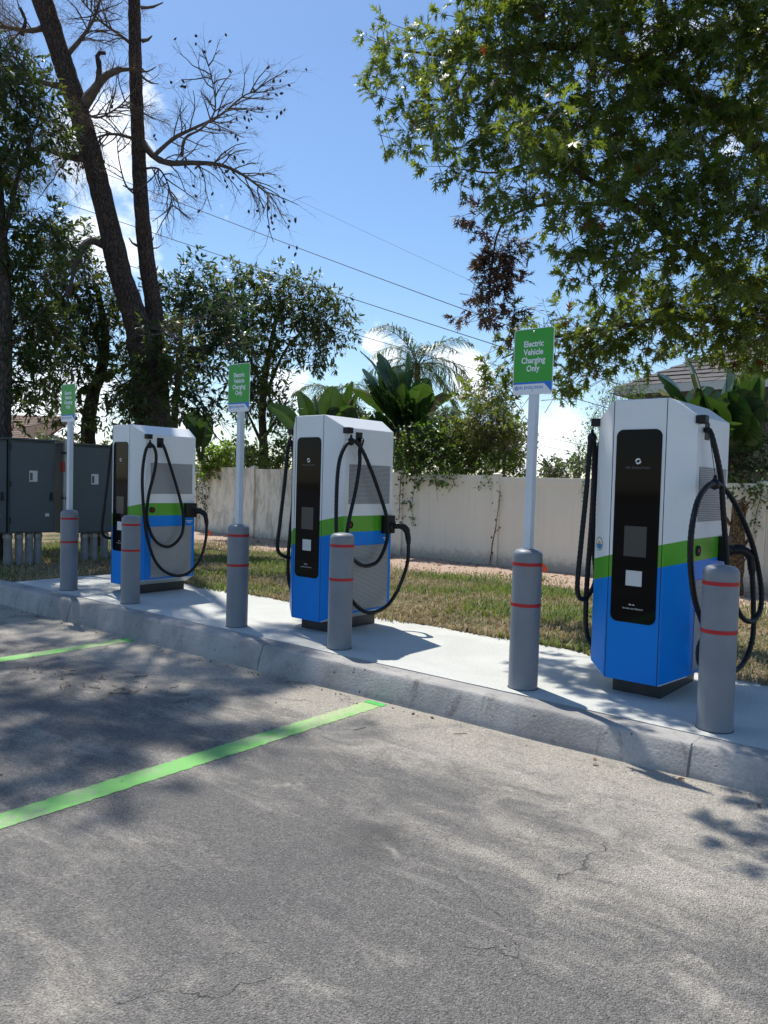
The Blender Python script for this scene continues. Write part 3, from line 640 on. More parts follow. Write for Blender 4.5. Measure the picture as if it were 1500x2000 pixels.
# ------------------------------------------------------------------ electrical cabinets
def cabinet(u, v0, v1, z0, z1, depth, label, conduits, name='electrical_cabinet'):
    t = empty(name, (u, (v0+v1)/2, 0)); h = (v1-v0)/2
    MB().box((-depth, -h, z0), (-.03, h, z1)).build('housing', M['cab'], t, bevel=.006)
    MB().box((-.03, -h+.012, z0+.02), (0, h-.012, z1-.03)).build('door', M['cab'], t, bevel=.006)
    MB().box((-depth-.02, -h-.015, z1), (.03, h+.015, z1+.022)).build('rain_hood', M['cab'], t, bevel=.005)
    d = [c for c in t.children if c.name.startswith('door')][0]
    MB().box((.0, h-.09, (z0+z1)/2-.2), (.03, h-.06, (z0+z1)/2-.08)).build('handle', M['seam'], d, bevel=.004)
    MB().box((.0005, -.06, z1-.60), (.002, .06, z1-.44)).build('notice', M['stick'], d)
    MB().box((.0005, -.05, z1-.58), (.0026, -.01, z1-.47)).build('print_block', M['printg'], d)
    MB().box((.0005, h-.16, z0+.24), (.002, h-.1, z0+.285)).build('sticker', M['stick'], d)
    for k in range(3): MB().box((-.004, -h+.004, z0+.15+k*(z1-z0-.3)/2), (.012, -h+.022, z0+.23+k*(z1-z0-.3)/2)).build('hinge', M['seam'], d)
    for v in conduits:
        mb = MB().tube([(-.14, v-(v0+v1)/2, -.1), (-.14, v-(v0+v1)/2, z0+.01)], .056, 14); c = mb.build('conduit', M['conduit'], t, smooth=False); smooth_by_angle(c)
        co = MB().lathe([(.066, 0), (.066, .05), (.058, .055)], 14, (-.14, v-(v0+v1)/2, z0-.075)).build('collar', M['steel'], c); smooth_by_angle(co)
    return tag(t, label, 'cabinet', 'electrical cabinets on conduits')
cabinet(-11.1, 5.035, 5.72, .45, 1.80, .5, 'slate grey electrical cabinet with white notice, left of the galvanised post', (5.08, 5.24, 5.39, 5.52))
cabinet(-11.1, 5.89, 6.80, .42, 1.775, .5, 'slate grey electrical cabinet partly hidden behind the far charger', (6.1, 6.26, 6.42, 6.6))
cabinet(-11.13, 4.25, 5.02, .45, 1.795, .5, 'slate grey electrical cabinet cut off by the left edge of the photo', (4.4, 4.6, 4.85))
t = empty('strut_post', (-11.02, 5.82, 0))
MB().box((-.025, -.025, -.1), (.025, .025, 1.84)).build('strut', M['steel'], t)
MB().tube([(.04, -.035, -.1), (.04, -.035, 1.5)], .012, 8).build('thin_conduit', M['steel'], t)
MB().box((.0, -.08, 1.36), (.06, -.03, 1.5)).build('red_cover', M['red'], t, bevel=.01)
for z in (.5, .95, 1.62): MB().box((-.03, -.05, z), (.05, .03, z+.03)).build('clamp', M['seam'], t)
tag(t, 'galvanised strut post with small red cover between the grey cabinets', 'post')

# ------------------------------------------------------------------ fence
fence = empty('vinyl_fence', (0, 13.0, 0)); tag(fence, 'beige vinyl privacy fence of upright boards behind the lawn', 'fence')
def ftop(u): return 1.485-.0125*(u+6)
bw = .148
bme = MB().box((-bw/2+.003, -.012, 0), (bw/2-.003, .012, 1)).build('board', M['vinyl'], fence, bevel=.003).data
bpy.data.objects.remove([o for o in fence.children if o.name.startswith('board')][0])
pme = None; frr = random.Random(3)
for k in range(9):
    u0 = -22.27+k*2.395; u1 = u0+2.395; zt = ftop((u0+u1)/2); zg = float(lawn_z((u0+u1)/2, 13.))-.06
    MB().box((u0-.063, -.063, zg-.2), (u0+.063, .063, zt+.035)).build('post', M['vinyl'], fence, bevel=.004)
    cp = MB(); cp.add([(u0-.075, -.075, zt+.036), (u0+.075, -.075, zt+.036), (u0+.075, .075, zt+.036), (u0-.075, .075, zt+.036), (u0-.075, -.075, zt+.055), (u0+.075, -.075, zt+.055), (u0+.075, .075, zt+.055), (u0-.075, .075, zt+.055), (u0, 0, zt+.085)],
           [(3, 2, 1, 0), (0, 1, 5, 4), (1, 2, 6, 5), (2, 3, 7, 6), (3, 0, 4, 7), (4, 5, 8), (5, 6, 8), (6, 7, 8), (7, 4, 8)])
    cp.build('post_cap', M['vinyl'], fence)
    MB().box((u0+.064, -.026, zt-.14), (u1-.064, .026, zt)).build('top_rail', M['vinyl'], fence, bevel=.004)
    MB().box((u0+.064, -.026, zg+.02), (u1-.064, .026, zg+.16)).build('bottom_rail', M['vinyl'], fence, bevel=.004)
    n = int((2.395-.13)/bw)
    for i in range(n+1):
        u = u0+.066+bw/2+i*(2.395-.132-bw)/n
        o = bpy.data.objects.new('board', bme); link(o, fence); o.location = (u, frr.uniform(-.002, .002), zg+.10); o.scale = (1, 1, zt-.10-zg-.12); o.rotation_euler = (0, frr.uniform(-.002, .002), 0)

# ------------------------------------------------------------------ foliage generators
def frames(d, r):                                  # rotation matrices: leaf axis d, random roll about it, normal roughly up
    d = d/np.linalg.norm(d, axis=1, keepdims=True)
    up = np.array([0, 0, 1.])+r.normal(0, .55, d.shape)
    x = np.cross(d, up); x /= np.linalg.norm(x, axis=1, keepdims=True)+1e-9
    z = np.cross(x, d)
    return np.stack([x, d, z], 2)                  # columns
def leaf_arrays(tv, tt, pos, dirs, sc, r):
    Rm = frames(dirs, r); V = np.einsum('nij,kj->nki', Rm, tv)*sc[:, None, None] + pos[:, None, :]
    T = tt[None] + (np.arange(len(pos))*len(tv))[:, None, None]
    return V.reshape(-1, 3), T.reshape(-1, 3)
OAK_V = []; 
def oak_template():
    sp = [(0, 0), (0, .34), (0, .58), (0, .8), (0, 1.22)]
    rt = [(.035, .2), (.30, .31), (.06, .37), (.44, .76), (.075, .60), (.26, 1.02), (.045, .82)]
    V = [(x, y, -.05*y*y) for x, y in sp]; nS = 5
    for s in (1, -1):
        V += [(s*x, y, .10*abs(x)-.05*y*y-(.10*x*x*3)) for x, y in rt]
    T = []
    for s, o in ((1, 5), (-1, 12)):
        q = [(0, o, 1), (o, o+1, 1), (1, o+1, o+2), (1, o+2, 2), (2, o+2, o+4), (o+2, o+3, o+4), (2, o+4, 3), (3, o+4, o+6), (o+4, o+5, o+6), (3, o+6, 4)]
        T += [t if s > 0 else t[::-1] for t in q]
    V.append((0, -.28, .03)); T.append((0, 19, 5)); V = [(x*.86, y, z-.16*max(0, y-.5)**2*2) for x, y, z in V]
    return np.array(V, float), np.array(T, int)
OAKV, OAKT = oak_template()
LANV = np.array([(0, 0, 0), (.15, .35, .03), (-.15, .35, .03), (.13, .7, .0), (-.13, .7, .0), (0, 1.0, -.08)], float)      # narrow leaf
LANT = np.array([(0, 1, 2), (1, 3, 2), (3, 4, 2), (3, 5, 4)])
OVV = np.array([(0, 0, 0), (.27, .35, .05), (-.27, .35, .05), (.22, .72, .0), (-.22, .72, .0), (0, 1.0, -.1)], float)       # broad leaf
def twigs(clusters, n_per_m3, r, per=(6, 11), tl=.28, out=.7, hollow=2.0):
    """leafy shoots through each cluster's volume, denser towards its outside: returns base, direction, and cluster index"""
    B = []; D = []
    for c, rad in clusters:
        c = np.asarray(c, float); rad = np.asarray(rad, float)*np.ones(3)
        n = max(4, int(n_per_m3*4.19*np.prod(rad)**(2.4/3)))
        d = r.normal(0, 1, (n, 3)); d /= np.linalg.norm(d, axis=1, keepdims=True)
        rr = r.random(n)**(1/hollow)
        p = c + d*rr[:, None]*rad*(1+.18*r.normal(0, 1, (n, 1)))
        q = d*out + r.normal(0, .55, (n, 3)) + np.array([0, 0, .05]); B.append(p); D.append(q/np.linalg.norm(q, axis=1, keepdims=True))
    return np.concatenate(B), np.concatenate(D)
def shoot_leaves(B, D, r, k, tl, size, spread=1., droop=.25):
    n = len(B); tpos = r.random((n, k))**.7
    pos = B[:, None] + D[:, None]*(tpos*tl)[..., None]
    side = r.normal(0, 1, (n, k, 3)); side -= (side*D[:, None]).sum(2, keepdims=True)*D[:, None]; side /= np.linalg.norm(side, axis=2, keepdims=True)
    d = D[:, None]*(.35+.5*tpos[..., None]) + side*spread*(1.05-.5*tpos[..., None]) + np.array([0, 0, -droop])
    sc = size*(.5+.75*r.random((n, k)))
    return pos.reshape(-1, 3), d.reshape(-1, 3), sc.ravel()
def limb(mb, pts, r0, r1, n=8, jit=.0, rr=None):
    P = resample(spline(pts, 8), max(.08, r0*.9)); k = len(P)
    rad = [r0+(r1-r0)*(i/(k-1))**.85 for i in range(k)]
    if jit:
        rr = rr or RND
        for i in range(k): rad[i] *= 1+rr.uniform(-jit, jit)
    mb.tube(P, rad, n); return P
def thin_twigs(name, B, D, tl, parent, back=.35, rad=.004, m='twig'):
    n = len(B); a = B-D*back; e = B+D*tl*.8
    x = np.cross(D, (0.3, .2, .9)); x /= np.linalg.norm(x, axis=1, keepdims=True); y = np.cross(D, x); V = []
    for q, rd_ in ((a, rad*1.4), (e, rad*.5)):
        for k in range(3):
            an = 2.0944*k; V.append(q+rd_*(math.cos(an)*x+math.sin(an)*y))
    V = np.stack(V, 1); F = np.array([(0, 1, 4), (0, 4, 3), (1, 2, 5), (1, 5, 4), (2, 0, 3), (2, 3, 5)])
    T = F[None]+(np.arange(n)*6)[:, None, None]
    o = big_mesh(name, V, T, M[m], parent); return tag(o, kind='stuff')
def make_tree(name, label, cat, trunk, limbs, clusters, leaf, size, dens, seed, k=8, tl=.3, tv=LANV, tt=LANT, bark='bark_oak', group=None, hollow=2., spread=1., droop=.25, extra=None, twr=.004):
    r = np.random.default_rng(seed); root = empty(name, tuple(trunk[0][0]))
    off = np.array(trunk[0][0], float)
    mb = MB()
    pts = [np.array(p)-off for p, _ in trunk]; rads = [q for _, q in trunk]
    P = resample(spline(pts, 8), .12); s = np.linspace(0, 1, len(P)); rad = np.interp(s, np.linspace(0, 1, len(rads)), rads)
    mb.tube(P, [float(x*(1+RND.uniform(-.06, .06))) for x in rad], 12); mb.build('trunk', M[bark], root, smooth=True)
    for pts, r0, r1 in limbs:
        m2 = MB(); limb(m2, [np.array(p)-off for p in pts], r0, r1, 7, .06); m2.build('limb', M[bark], root, smooth=True)
    cl = [(np.array(c)-off, rd_) for c, rd_ in clusters]
    B, D = twigs(cl, dens, r, hollow=hollow)
    thin_twigs('shoot', B, D, tl, root, rad=twr)
    pos, d, sc = shoot_leaves(B, D, r, k, tl, size, spread, droop)
    V, T = leaf_arrays(tv, tt, pos, d, sc, r)
    cr = big_mesh('crown', V, T, M[leaf], root, smooth=False); tag(cr, kind='stuff')
    tag(root, label, cat, group)
    return root, off, r
def pxc(rows):                                      # crown masses: direction and distance -> place and radius in metres
    return [(spot(x, y, d), (rp*d/FPX*np.array([1, 1, .85]))) for x, y, rp, d in rows]
def oak_depth(x): return float(np.interp(x, [735, 850, 920, 1050, 1250, 1480, 1900], [8.3, 7.6, 6.8, 6.6, 6.6, 6.2, 7.5]))

# ------------------------------------------------------------------ the overhanging oak on the right
rows = []
def o(x, y, r_, d): rows.append((x, y, r_, d))
for q in ((735, 85, 34, 8.6), (775, 80, 40, 8.6), (755, 140, 40, 8.5), (745, 190, 30, 8.5), (765, 268, 34, 8.4), (800, 220, 44, 8.5), (820, 130, 60, 8.5),
          (850, 240, 60, 8.3), (805, 285, 26, 8.4), (880, 100, 70, 8.4), (905, 180, 70, 8.3), (870, 330, 32, 8.2), (905, 340, 40, 8.1), (940, 260, 70, 8.2), (985, 120, 80, 8.2),
          (965, 30, 70, 8.4), (1020, 40, 80, 8.0), (1080, 120, 90, 7.8), (1000, 210, 60, 7.6), (1010, 290, 70, 7.6), (960, 350, 45, 7.9), (1040, 370, 70, 7.4), (1100, 300, 90, 7.4), (1000, 385, 36, 7.7),
          (1120, 30, 90, 7.6), (1170, 150, 90, 7.3), (1190, 290, 90, 7.1), (1130, 420, 60, 7.2), (1105, 480, 42, 7.1), (1095, 530, 24, 7.1), (1210, 40, 90, 7.2), (1290, 90, 95, 7.0),
          (1280, 230, 95, 6.9), (1270, 360, 90, 6.9), (1210, 420, 70, 7.0), (1190, 510, 60, 7.2), (1175, 570, 36, 7.3), (1250, 500, 70, 7.0), (1370, 60, 100, 6.6), (1380, 190, 95, 6.6), (1370, 330, 90, 6.8), (1350, 460, 85, 6.9), (1470, 80, 110, 6.2), (1480, 230, 100, 6.3), (1470, 380, 100, 6.5), (1450, 510, 95, 6.7),
          (1270, 600, 75, 7.3), (1350, 600, 75, 7.1), (1440, 620, 80, 6.9), (1500, 600, 90, 6.6), (1200, 640, 70, 7.6), (1120, 660, 55, 7.9), (1065, 640, 42, 8.0), (1130, 720, 52, 8.0), (1085, 770, 30, 8.1), (1180, 700, 50, 7.8), (1260, 675, 50, 7.6), (1330, 665, 36, 7.5), (1400, 680, 40, 7.3), (1480, 690, 45, 7.1),
          (1010, 655, 36, 8.2), (975, 700, 34, 8.4), (960, 760, 40, 8.5), (1000, 790, 34, 8.5), (925, 770, 28, 8.6),
          (905, 60, 46, 6.6), (935, 130, 50, 6.5), (960, -40, 60, 6.5), (1600, 100, 130, 6.4), (1620, 330, 130, 6.8), (1620, 560, 120, 7.2), (1760, 200, 150, 7.4), (1750, 480, 150, 7.8), (1500, -90, 120, 6.6), (1350, -110, 120, 7.), (1180, -100, 110, 7.6), (1010, -80, 90, 8.2), (1700, -120, 150, 7.), (1900, 350, 170, 8.2)):
    o(q[0], q[1], q[2], (oak_depth(q[0])+RND.uniform(-.35, .35)) if q[1] < 600 else q[3])
near = [(880, -110, 48, 5.75), (945, -60, 42, 5.8), (835, -165, 42, 5.75), (1040, 255, 44, 5.5), (1085, 225, 38, 5.45), (1000, 285, 34, 5.6), (1110, 290, 30, 5.4)]      # bough hanging closest
tb = spot(1640, 1130, 8.6); tb[2] = -.1
def T_(x, y, d): return spot(x, y, d)
hub = T_(1600, 640, 8.3)
oak_trunk = [(tb, .27), (tb+np.array([-.03, -.02, 1.2]), .23), (hub, .2), (T_(1590, 300, 8.0), .15), (T_(1570, -80, 7.8), .09)]
oak_limbs = [([hub, T_(1450, 560, 7.4), T_(1340, 480, 7.0), T_(1230, 400, 6.8), T_(1120, 330, 6.7), T_(1000, 240, 6.8)], .085, .015),
             ([T_(1340, 480, 7.5), T_(1250, 500, 7.3), T_(1180, 540, 7.3)], .03, .008), ([T_(1595, 420, 8.1), T_(1450, 260, 7.0), T_(1300, 150, 6.7), T_(1120, 90, 6.7), T_(930, 110, 7.), T_(790, 100, 8.1)], .09, .01),
             ([T_(1120, 330, 7.3), T_(1080, 270, 6.4), T_(1050, 250, 5.6)], .022, .006), ([T_(1230, 400, 7.2), T_(1060, 400, 7.6), T_(980, 440, 8.0), T_(960, 530, 8.1), T_(955, 600, 8.1)], .024, .006),
             ([hub, T_(1480, 640, 7.5), T_(1330, 620, 7.3), T_(1200, 640, 7.6), T_(1080, 660, 8.0), T_(980, 700, 8.3)], .06, .008), ([T_(1590, 300, 8.0), T_(1480, 100, 7.), T_(1380, 20, 6.8)], .06, .01),
             ([T_(930, 110, 8.2), T_(860, 220, 8.3), T_(790, 270, 8.4)], .018, .005), ([T_(1300, 150, 7.1), T_(1180, 220, 7.2), T_(1000, 330, 7.7), T_(890, 330, 8.1)], .03, .006)]
r = np.random.default_rng(21); oak = empty('oak_tree', tuple(tb)); off = tb.copy()
mb = MB(); P = resample(spline([p-off for p, _ in oak_trunk], 8), .12); rad = np.interp(np.linspace(0, 1, len(P)), np.linspace(0, 1, 5), [q for _, q in oak_trunk]); mb.tube(P, list(rad), 14); mb.build('trunk', M['bark_oak'], oak, smooth=True)
for pts, r0, r1 in oak_limbs:
    m2 = MB(); limb(m2, [p-off for p in pts], r0, r1, 7, .06); m2.build('limb', M['bark_oak'], oak, smooth=True)
def oak_part(rws, dens, mats, size, k, name='crown', n_single=0, mixd=0.):
    cl = [(c-off, rd_) for c, rd_ in pxc(rws)]
    B, D = twigs(cl, dens, r, hollow=1.9, out=.55); thin_twigs('shoot', B, D, .16, oak, back=.16, rad=.0032)
    pos, d, sc = shoot_leaves(B, D, r, k, .15, size, .95, .3)
    idx = np.arange(len(pos)); sel = np.zeros(len(pos), bool)
    if n_single:                                    # the leaves nearest the camera are objects of their own
        dist = np.linalg.norm(pos+off-np.array([0, 0, EYE]), axis=1)
        rel = (pos+off-np.array([0, 0, EYE])); zf = rel@FWD; px = 750+FPX*(rel@RIGHT)/zf; py = 1000-FPX*(rel@UP)/zf
        dist[(px < 0) | (px > 1500) | (py < 0)] = 99
        sel[np.argsort(dist)[:n_single]] = True
        Rm = frames(d[sel], r); lm = bpy.data.meshes.new('leaf'); lm.from_pydata([tuple(p) for p in OAKV], [], [tuple(map(int, q)) for q in OAKT]); lm.materials.append(M[mats[0]])
        for Rk, p, s_ in zip(Rm, pos[sel], sc[sel]):
            lo = bpy.data.objects.new('leaf', lm); link(lo, oak)
            Mx = Matrix([[*(Rk[i]*s_), p[i]] for i in range(3)]+[[0, 0, 0, 1]]); lo.matrix_local = Mx
    V, T = leaf_arrays(OAKV, OAKT, pos[~sel], d[~sel], sc[~sel], r); nl = int((~sel).sum())
    mi = None
    if len(mats) > 1: mi = np.repeat((r.random(nl) < mixd).astype(int), len(OAKT))
    return tag(big_mesh(name, V, T, [M[m] for m in mats], oak, mi), kind='stuff')
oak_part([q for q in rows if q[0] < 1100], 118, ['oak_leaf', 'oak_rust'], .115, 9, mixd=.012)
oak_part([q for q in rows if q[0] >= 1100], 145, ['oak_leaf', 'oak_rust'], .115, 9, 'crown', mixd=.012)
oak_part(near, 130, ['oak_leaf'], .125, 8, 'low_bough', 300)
oak_part([(930, 420, 20, 8.1), (935, 455, 16, 8.1), (960, 490, 24, 8.1), (985, 480, 30, 8.), (1010, 500, 22, 8.), (965, 540, 36, 8.1), (935, 560, 26, 8.1), (985, 560, 24, 8.05), (950, 600, 26, 8.1), (925, 620, 18, 8.1), (1005, 615, 20, 8.), (1000, 640, 16, 8.05)], 300, ['oak_dead'], .12, 8, 'withered_spray')
tag(oak, 'large oak with pointed lobed leaves overhanging the near charger from the right', 'tree')

# ------------------------------------------------------------------ pines on the left
def pine(name, label, base, path, rads, seed):
    root = empty(name, tuple(base)); off = np.array(base); mb = MB(); rr = random.Random(seed)
    P = resample(spline([np.array(p)-off for p in path], 10), .14); rad = np.interp(np.linspace(0, 1, len(P)), np.linspace(0, 1, len(rads)), rads)
    mb.tube(P, [x*(1+rr.uniform(-.05, .05)) for x in rad], 16); mb.build('trunk', M['bark_pine'], root, smooth=True)
    tag(root, label, 'tree', 'tall pines behind the cabinets'); return root, off
pb_ = spot(296, 1060, 14.0); pb_[2] = -.1
pA, oA = pine('pine_tree', 'leaning tall pine with broken limbs, left of the straight pine', pb_, [pb_, spot(292, 830, 14), spot(268, 640, 14), spot(236, 540, 14), spot(215, 450, 14), spot(178, 300, 14), spot(148, 200, 14), (spot(96, 40, 14)), spot(60, -80, 14), spot(20, -330, 14), spot(-20, -560, 14)], [.33, .30, .25, .21, .195, .185, .18, .175, .15, .1, .05], 5)
pb2 = spot(318, 1060, 14.4); pb2[2] = -.1
pB, oB = pine('pine_tree', 'straight tall pine with a bare limb reaching right over the sky', pb2, [pb2, spot(312, 830, 14.4), spot(302, 620, 14.4), spot(288, 520, 14.4), spot(276, 400, 14.4), spot(270, 280, 14.4), spot(265, 150, 14.4), spot(262, 0, 14.4), spot(255, -250, 14.4), spot(250, -560, 14.4)], [.26, .23, .175, .15, .135, .122, .112, .105, .09, .05], 6)
def fork(mb, p, d, L, r0, depth, rr, ends, droop=.0, spread=.6, n=3):
    k = max(3, int(L/.12)); pts = [np.array(p, float)]; d = np.array(d, float)/np.linalg.norm(d)
    for i in range(k):
        d = d + np.array([rr.gauss(0, .16), rr.gauss(0, .16), rr.gauss(0, .14)-droop*.12]); d /= np.linalg.norm(d); pts.append(pts[-1]+d*L/k)
    r1 = r0*(.45 if depth else .3)
    mb.tube(pts, [r0+(r1-r0)*i/k for i in range(k+1)], 5 if depth > 1 else 3, cap=False)
    ends.append((pts[-1], d))
    if depth > 0:
        for q in range(n+1):
            i = rr.randint(max(1, k//4), k); a = np.array([rr.gauss(0, 1), rr.gauss(0, 1), rr.gauss(0, 1)]); a -= d*(a@d); a /= np.linalg.norm(a)
            fork(mb, pts[i], d*(1-.3*spread)+a*spread, L*rr.uniform(.42, .7), r0*(1-.5*i/k)*.55, depth-1, rr, ends, droop, spread, n)
def bare_limb(root, off, pts, r0, r1, seed, subs, L=.9, depth=2, droop=.1, start=.25, name='limb', rb=.014):
    rr = random.Random(seed); mb = MB(); P = limb(mb, [np.array(p)-off for p in pts], r0, r1, 7, .08, rr); ends = []
    for k in range(subs):
        i = int(len(P)*(start+(1-start)*(k+rr.random())/subs)); i = min(i, len(P)-2); t_ = P[i+1]-P[i]; t_ /= np.linalg.norm(t_)
        a = np.array([rr.gauss(0, 1), rr.gauss(0, 1), rr.gauss(0, 1)]); a -= t_*(a@t_); a /= np.linalg.norm(a)
        fork(mb, P[i], t_*.7+a*.8, L*rr.uniform(.5, 1.1), min(rb, r0*.6), depth, rr, ends, droop)
    fork(mb, P[-1], P[-1]-P[-3], L*.8, r1, depth, rr, ends, droop)
    mb.build(name, M['twig'], root); return ends
cone_mb = MB(); 
for i in range(5):
    z = -.032+.016*i; q = (.012, .026, .031, .024, .01)[i]
    cone_mb.lathe([(q*.55, z-.006), (q, z), (q*.6, z+.01)], 7)
cme = cone_mb.build('pine_cone', M['cone'], pB).data; bpy.data.objects.remove([c for c in pB.children if c.name.startswith('pine_cone')][0])
def cones(root, ends, n, seed):
    rr = random.Random(seed)
    pick = []
    while len(pick) < min(n, len(ends)):
        k = rr.randrange(len(ends)); pick += ends[k:k+rr.randint(1, 4)]
    for p, d in pick[:n]:
        c = bpy.data.objects.new('pine_cone', cme); link(c, root); c.location = tuple(p+np.array([0, 0, -.03])); c.rotation_euler = (rr.uniform(-1, 1), rr.uniform(-1, 1), rr.uniform(0, 6)); s_ = rr.uniform(.6, 1.0); c.scale = (s_, s_, s_*1.25)
d_ = 14.4
e1 = bare_limb(pB, oB, [spot(276, 275, d_), spot(300, 305, 14.3), spot(330, 318, 14.2), spot(375, 318, 14.1), spot(430, 322, 14.), spot(480, 345, 13.9), spot(530, 385, 13.8)], .075, .012, 3, 24, .85, 2, .55, .22)
e2 = bare_limb(pB, oB, [spot(300, 305, 14.3), spot(340, 270, 14.2), spot(380, 250, 14.1), spot(430, 225, 14.), spot(480, 185, 14.), spot(515, 180, 14.)], .045, .008, 4, 22, .75, 2, .05, .15)
e3 = bare_limb(pB, oB, [spot(355, 305, 14.1), spot(362, 270, 14.1), spot(395, 250, 14.0), spot(420, 215, 14.), spot(415, 160, 14.), spot(405, 120, 14.)], .03, .006, 5, 14, .6, 2, -.1, .4)
e4 = bare_limb(pB, oB, [spot(276, 330, d_), spot(310, 330, 14.2), spot(330, 365, 14.1), spot(338, 410, 14.1)], .025, .006, 6, 16, .7, 2, .5, .2)
e5 = bare_limb(pB, oB, [spot(258, 270, d_), spot(225, 262, 14.2), spot(190, 268, 14.), spot(150, 290, 13.8)], .035, .008, 7, 18, .8, 2, .2, .15)
e6 = bare_limb(pB, oB, [spot(262, 90, d_), spot(230, 65, 14.2), spot(195, 40, 14.), spot(150, -10, 13.9)], .035, .008, 8, 16, .9, 2, .3, .15)
e7 = bare_limb(pB, oB, [spot(264, 380, d_), spot(245, 360, 14.2), spot(232, 310, 14.), spot(228, 270, 14.)], .02, .006, 9, 5, .6, 2, .2, .3)
for (x0, y0, x1, y1, r_) in ((275, 15, 318, 5, .022), (277, 80, 297, 70, .028), (277, 140, 305, 130, .014), (277, 150, 310, 164, .016), (268, 480, 252, 465, .02), (297, 485, 315, 478, .01), (272, 370, 240, 362, .02), (296, 470, 300, 462, .012)):
    m2 = MB(); limb(m2, [spot(x0, y0, d_)-oB, spot((x0+x1)/2, (y0+y1)/2+4, d_)-oB, spot(x1, y1, d_-.1)-oB], r_*1.6, r_*.5, 6, .2); m2.build('broken_stub', M['twig'], pB)
cones(pB, e1, 46, 1); cones(pB, e2, 34, 2); cones(pB, e3, 12, 3); cones(pB, e5, 24, 5); cones(pB, e7, 10, 7)
f1 = bare_limb(pA, oA, [spot(160, 210, 14), spot(185, 175, 13.9), spot(205, 150, 13.8), spot(236, 135, 13.8)], .12, .05, 12, 2, .5, 1, 0, .6)
m2 = MB(); limb(m2, [spot(192, 165, 13.85)-oA, spot(194, 130, 13.85)-oA, spot(190, 105, 13.8)-oA, spot(206, 104, 13.8)-oA], .07, .035, 7, .15); m2.build('broken_stub', M['bark_pine'], pA)
f2 = bare_limb(pA, oA, [spot(135, 170, 14), spot(100, 165, 13.9), spot(60, 150, 13.8), spot(10, 110, 13.6)], .07, .02, 13, 18, 1.0, 2, .2, .25)
f3 = bare_limb(pA, oA, [spot(175, 310, 14), spot(130, 305, 13.9), spot(80, 290, 13.8), spot(30, 300, 13.6)], .085, .02, 14, 22, 1.1, 2, .35, .2)
f4 = bare_limb(pA, oA, [spot(100, 50, 14), spot(60, 60, 13.9), spot(25, 55, 13.8), spot(-20, 50, 13.7)], .06, .025, 15, 16, 1.1, 2, .2, .3)
m2 = MB(); limb(m2, [spot(42, 68, 13.85)-oA, spot(50, 40, 13.85)-oA, spot(40, 15, 13.8)-oA], .04, .02, 6, .15); m2.build('broken_stub', M['bark_pine'], pA)
f5 = bare_limb(pA, oA, [spot(130, 110, 14), spot(170, 60, 13.9), spot(190, 20, 13.9), spot(200, -30, 13.9)], .05, .012, 16, 14, 1., 2, .1, .2)
f6 = bare_limb(pA, oA, [spot(205, 480, 14), spot(180, 470, 13.9), spot(160, 485, 13.8), spot(148, 515, 13.7)], .08, .05, 17, 5, .8, 2, .4, .3)
f7 = bare_limb(pA, oA, [spot(262, 630, 13.8), spot(290, 640, 13.6), spot(315, 645, 13.5), spot(330, 655, 13.4)], .03, .012, 18, 7, .7, 2, .4, .1)
f8 = bare_limb(pA, oA, [spot(150, 210, 14), spot(190, 230, 13.9), spot(230, 210, 13.9), spot(250, 190, 13.9)], .03, .01, 19, 14, .9, 2, .2, .2)
def needles(root, ends, n, m, seed, L=.16, per=16, wid=.09):
    rr = np.random.default_rng(seed); idx = rr.choice(len(ends), min(n, len(ends)), replace=False)
    B = np.repeat(np.array([ends[i][0] for i in idx]), per, 0); D = np.repeat(np.array([ends[i][1] for i in idx]), per, 0)
    d = D*.6+rr.normal(0, .6, D.shape); V, T = leaf_arrays(LANV*np.array([wid, 1, 1]), LANT, B+D*rr.uniform(-.1, .05, (len(B), 1)), d, L*rr.uniform(.7, 1.2, len(B)), rr)
    tag(big_mesh('needle_tuft', V, T, M[m], root), kind='stuff')
needles(pA, f2+f3+f4, 900, 'needle', 31); needles(pA, f5+f8, 120, 'needle', 32); needles(pB, e5+e6+e7, 200, 'needle', 33); needles(pB, e2+e4, 30, 'needle', 34)
# the pines' own needle crowns, above the picture's top edge: they throw the dappled shade on the road
def crown_limbs(root, off, tops, seed):
    rr = random.Random(seed); ends = []; mb = MB()
    for a, b in tops:
        P = limb(mb, [np.array(a)-off, (np.array(a)+np.array(b))/2-off+np.array([0, 0, .3]), np.array(b)-off], .05, .012, 5, .1, rr)
        for k in range(7):
            i = int(len(P)*rr.uniform(.72, .98)); i = min(i, len(P)-2); t_ = P[i+1]-P[i]; t_ /= np.linalg.norm(t_)
            fork(mb, P[i], t_*.6+np.array([rr.gauss(0, .7), rr.gauss(0, .7), rr.gauss(0, .4)]), rr.uniform(.35, .75), .012, 2, rr, ends, 0)
    mb.build('limb', M['twig'], root); return ends
tops = []
for (x, y, z) in ((-13.87, 6.44, 12.17), (-12.94, 6.64, 12.15), (-10.9, 5.19, 9.56), (-10.35, 5.82, 9.65), (-10.88, 6.6, 11.82), (-10.48, 5.34, 11.53), (-10.06, 5.81, 11.34), (-9.97, 4.57, 10.29), (-9.44, 5.08, 11.16), (-9.49, 4.57, 11.16), (-9.92, 6.36, 11.09), (-9.23, 4.14, 9.86)):
    tops.append(((-12.9, 7.6, z+.4), (x, y, z)))
ce = crown_limbs(pB, oB, tops, 40); needles(pB, ce, 950, 'needleg', 41, .2, 20, .2)

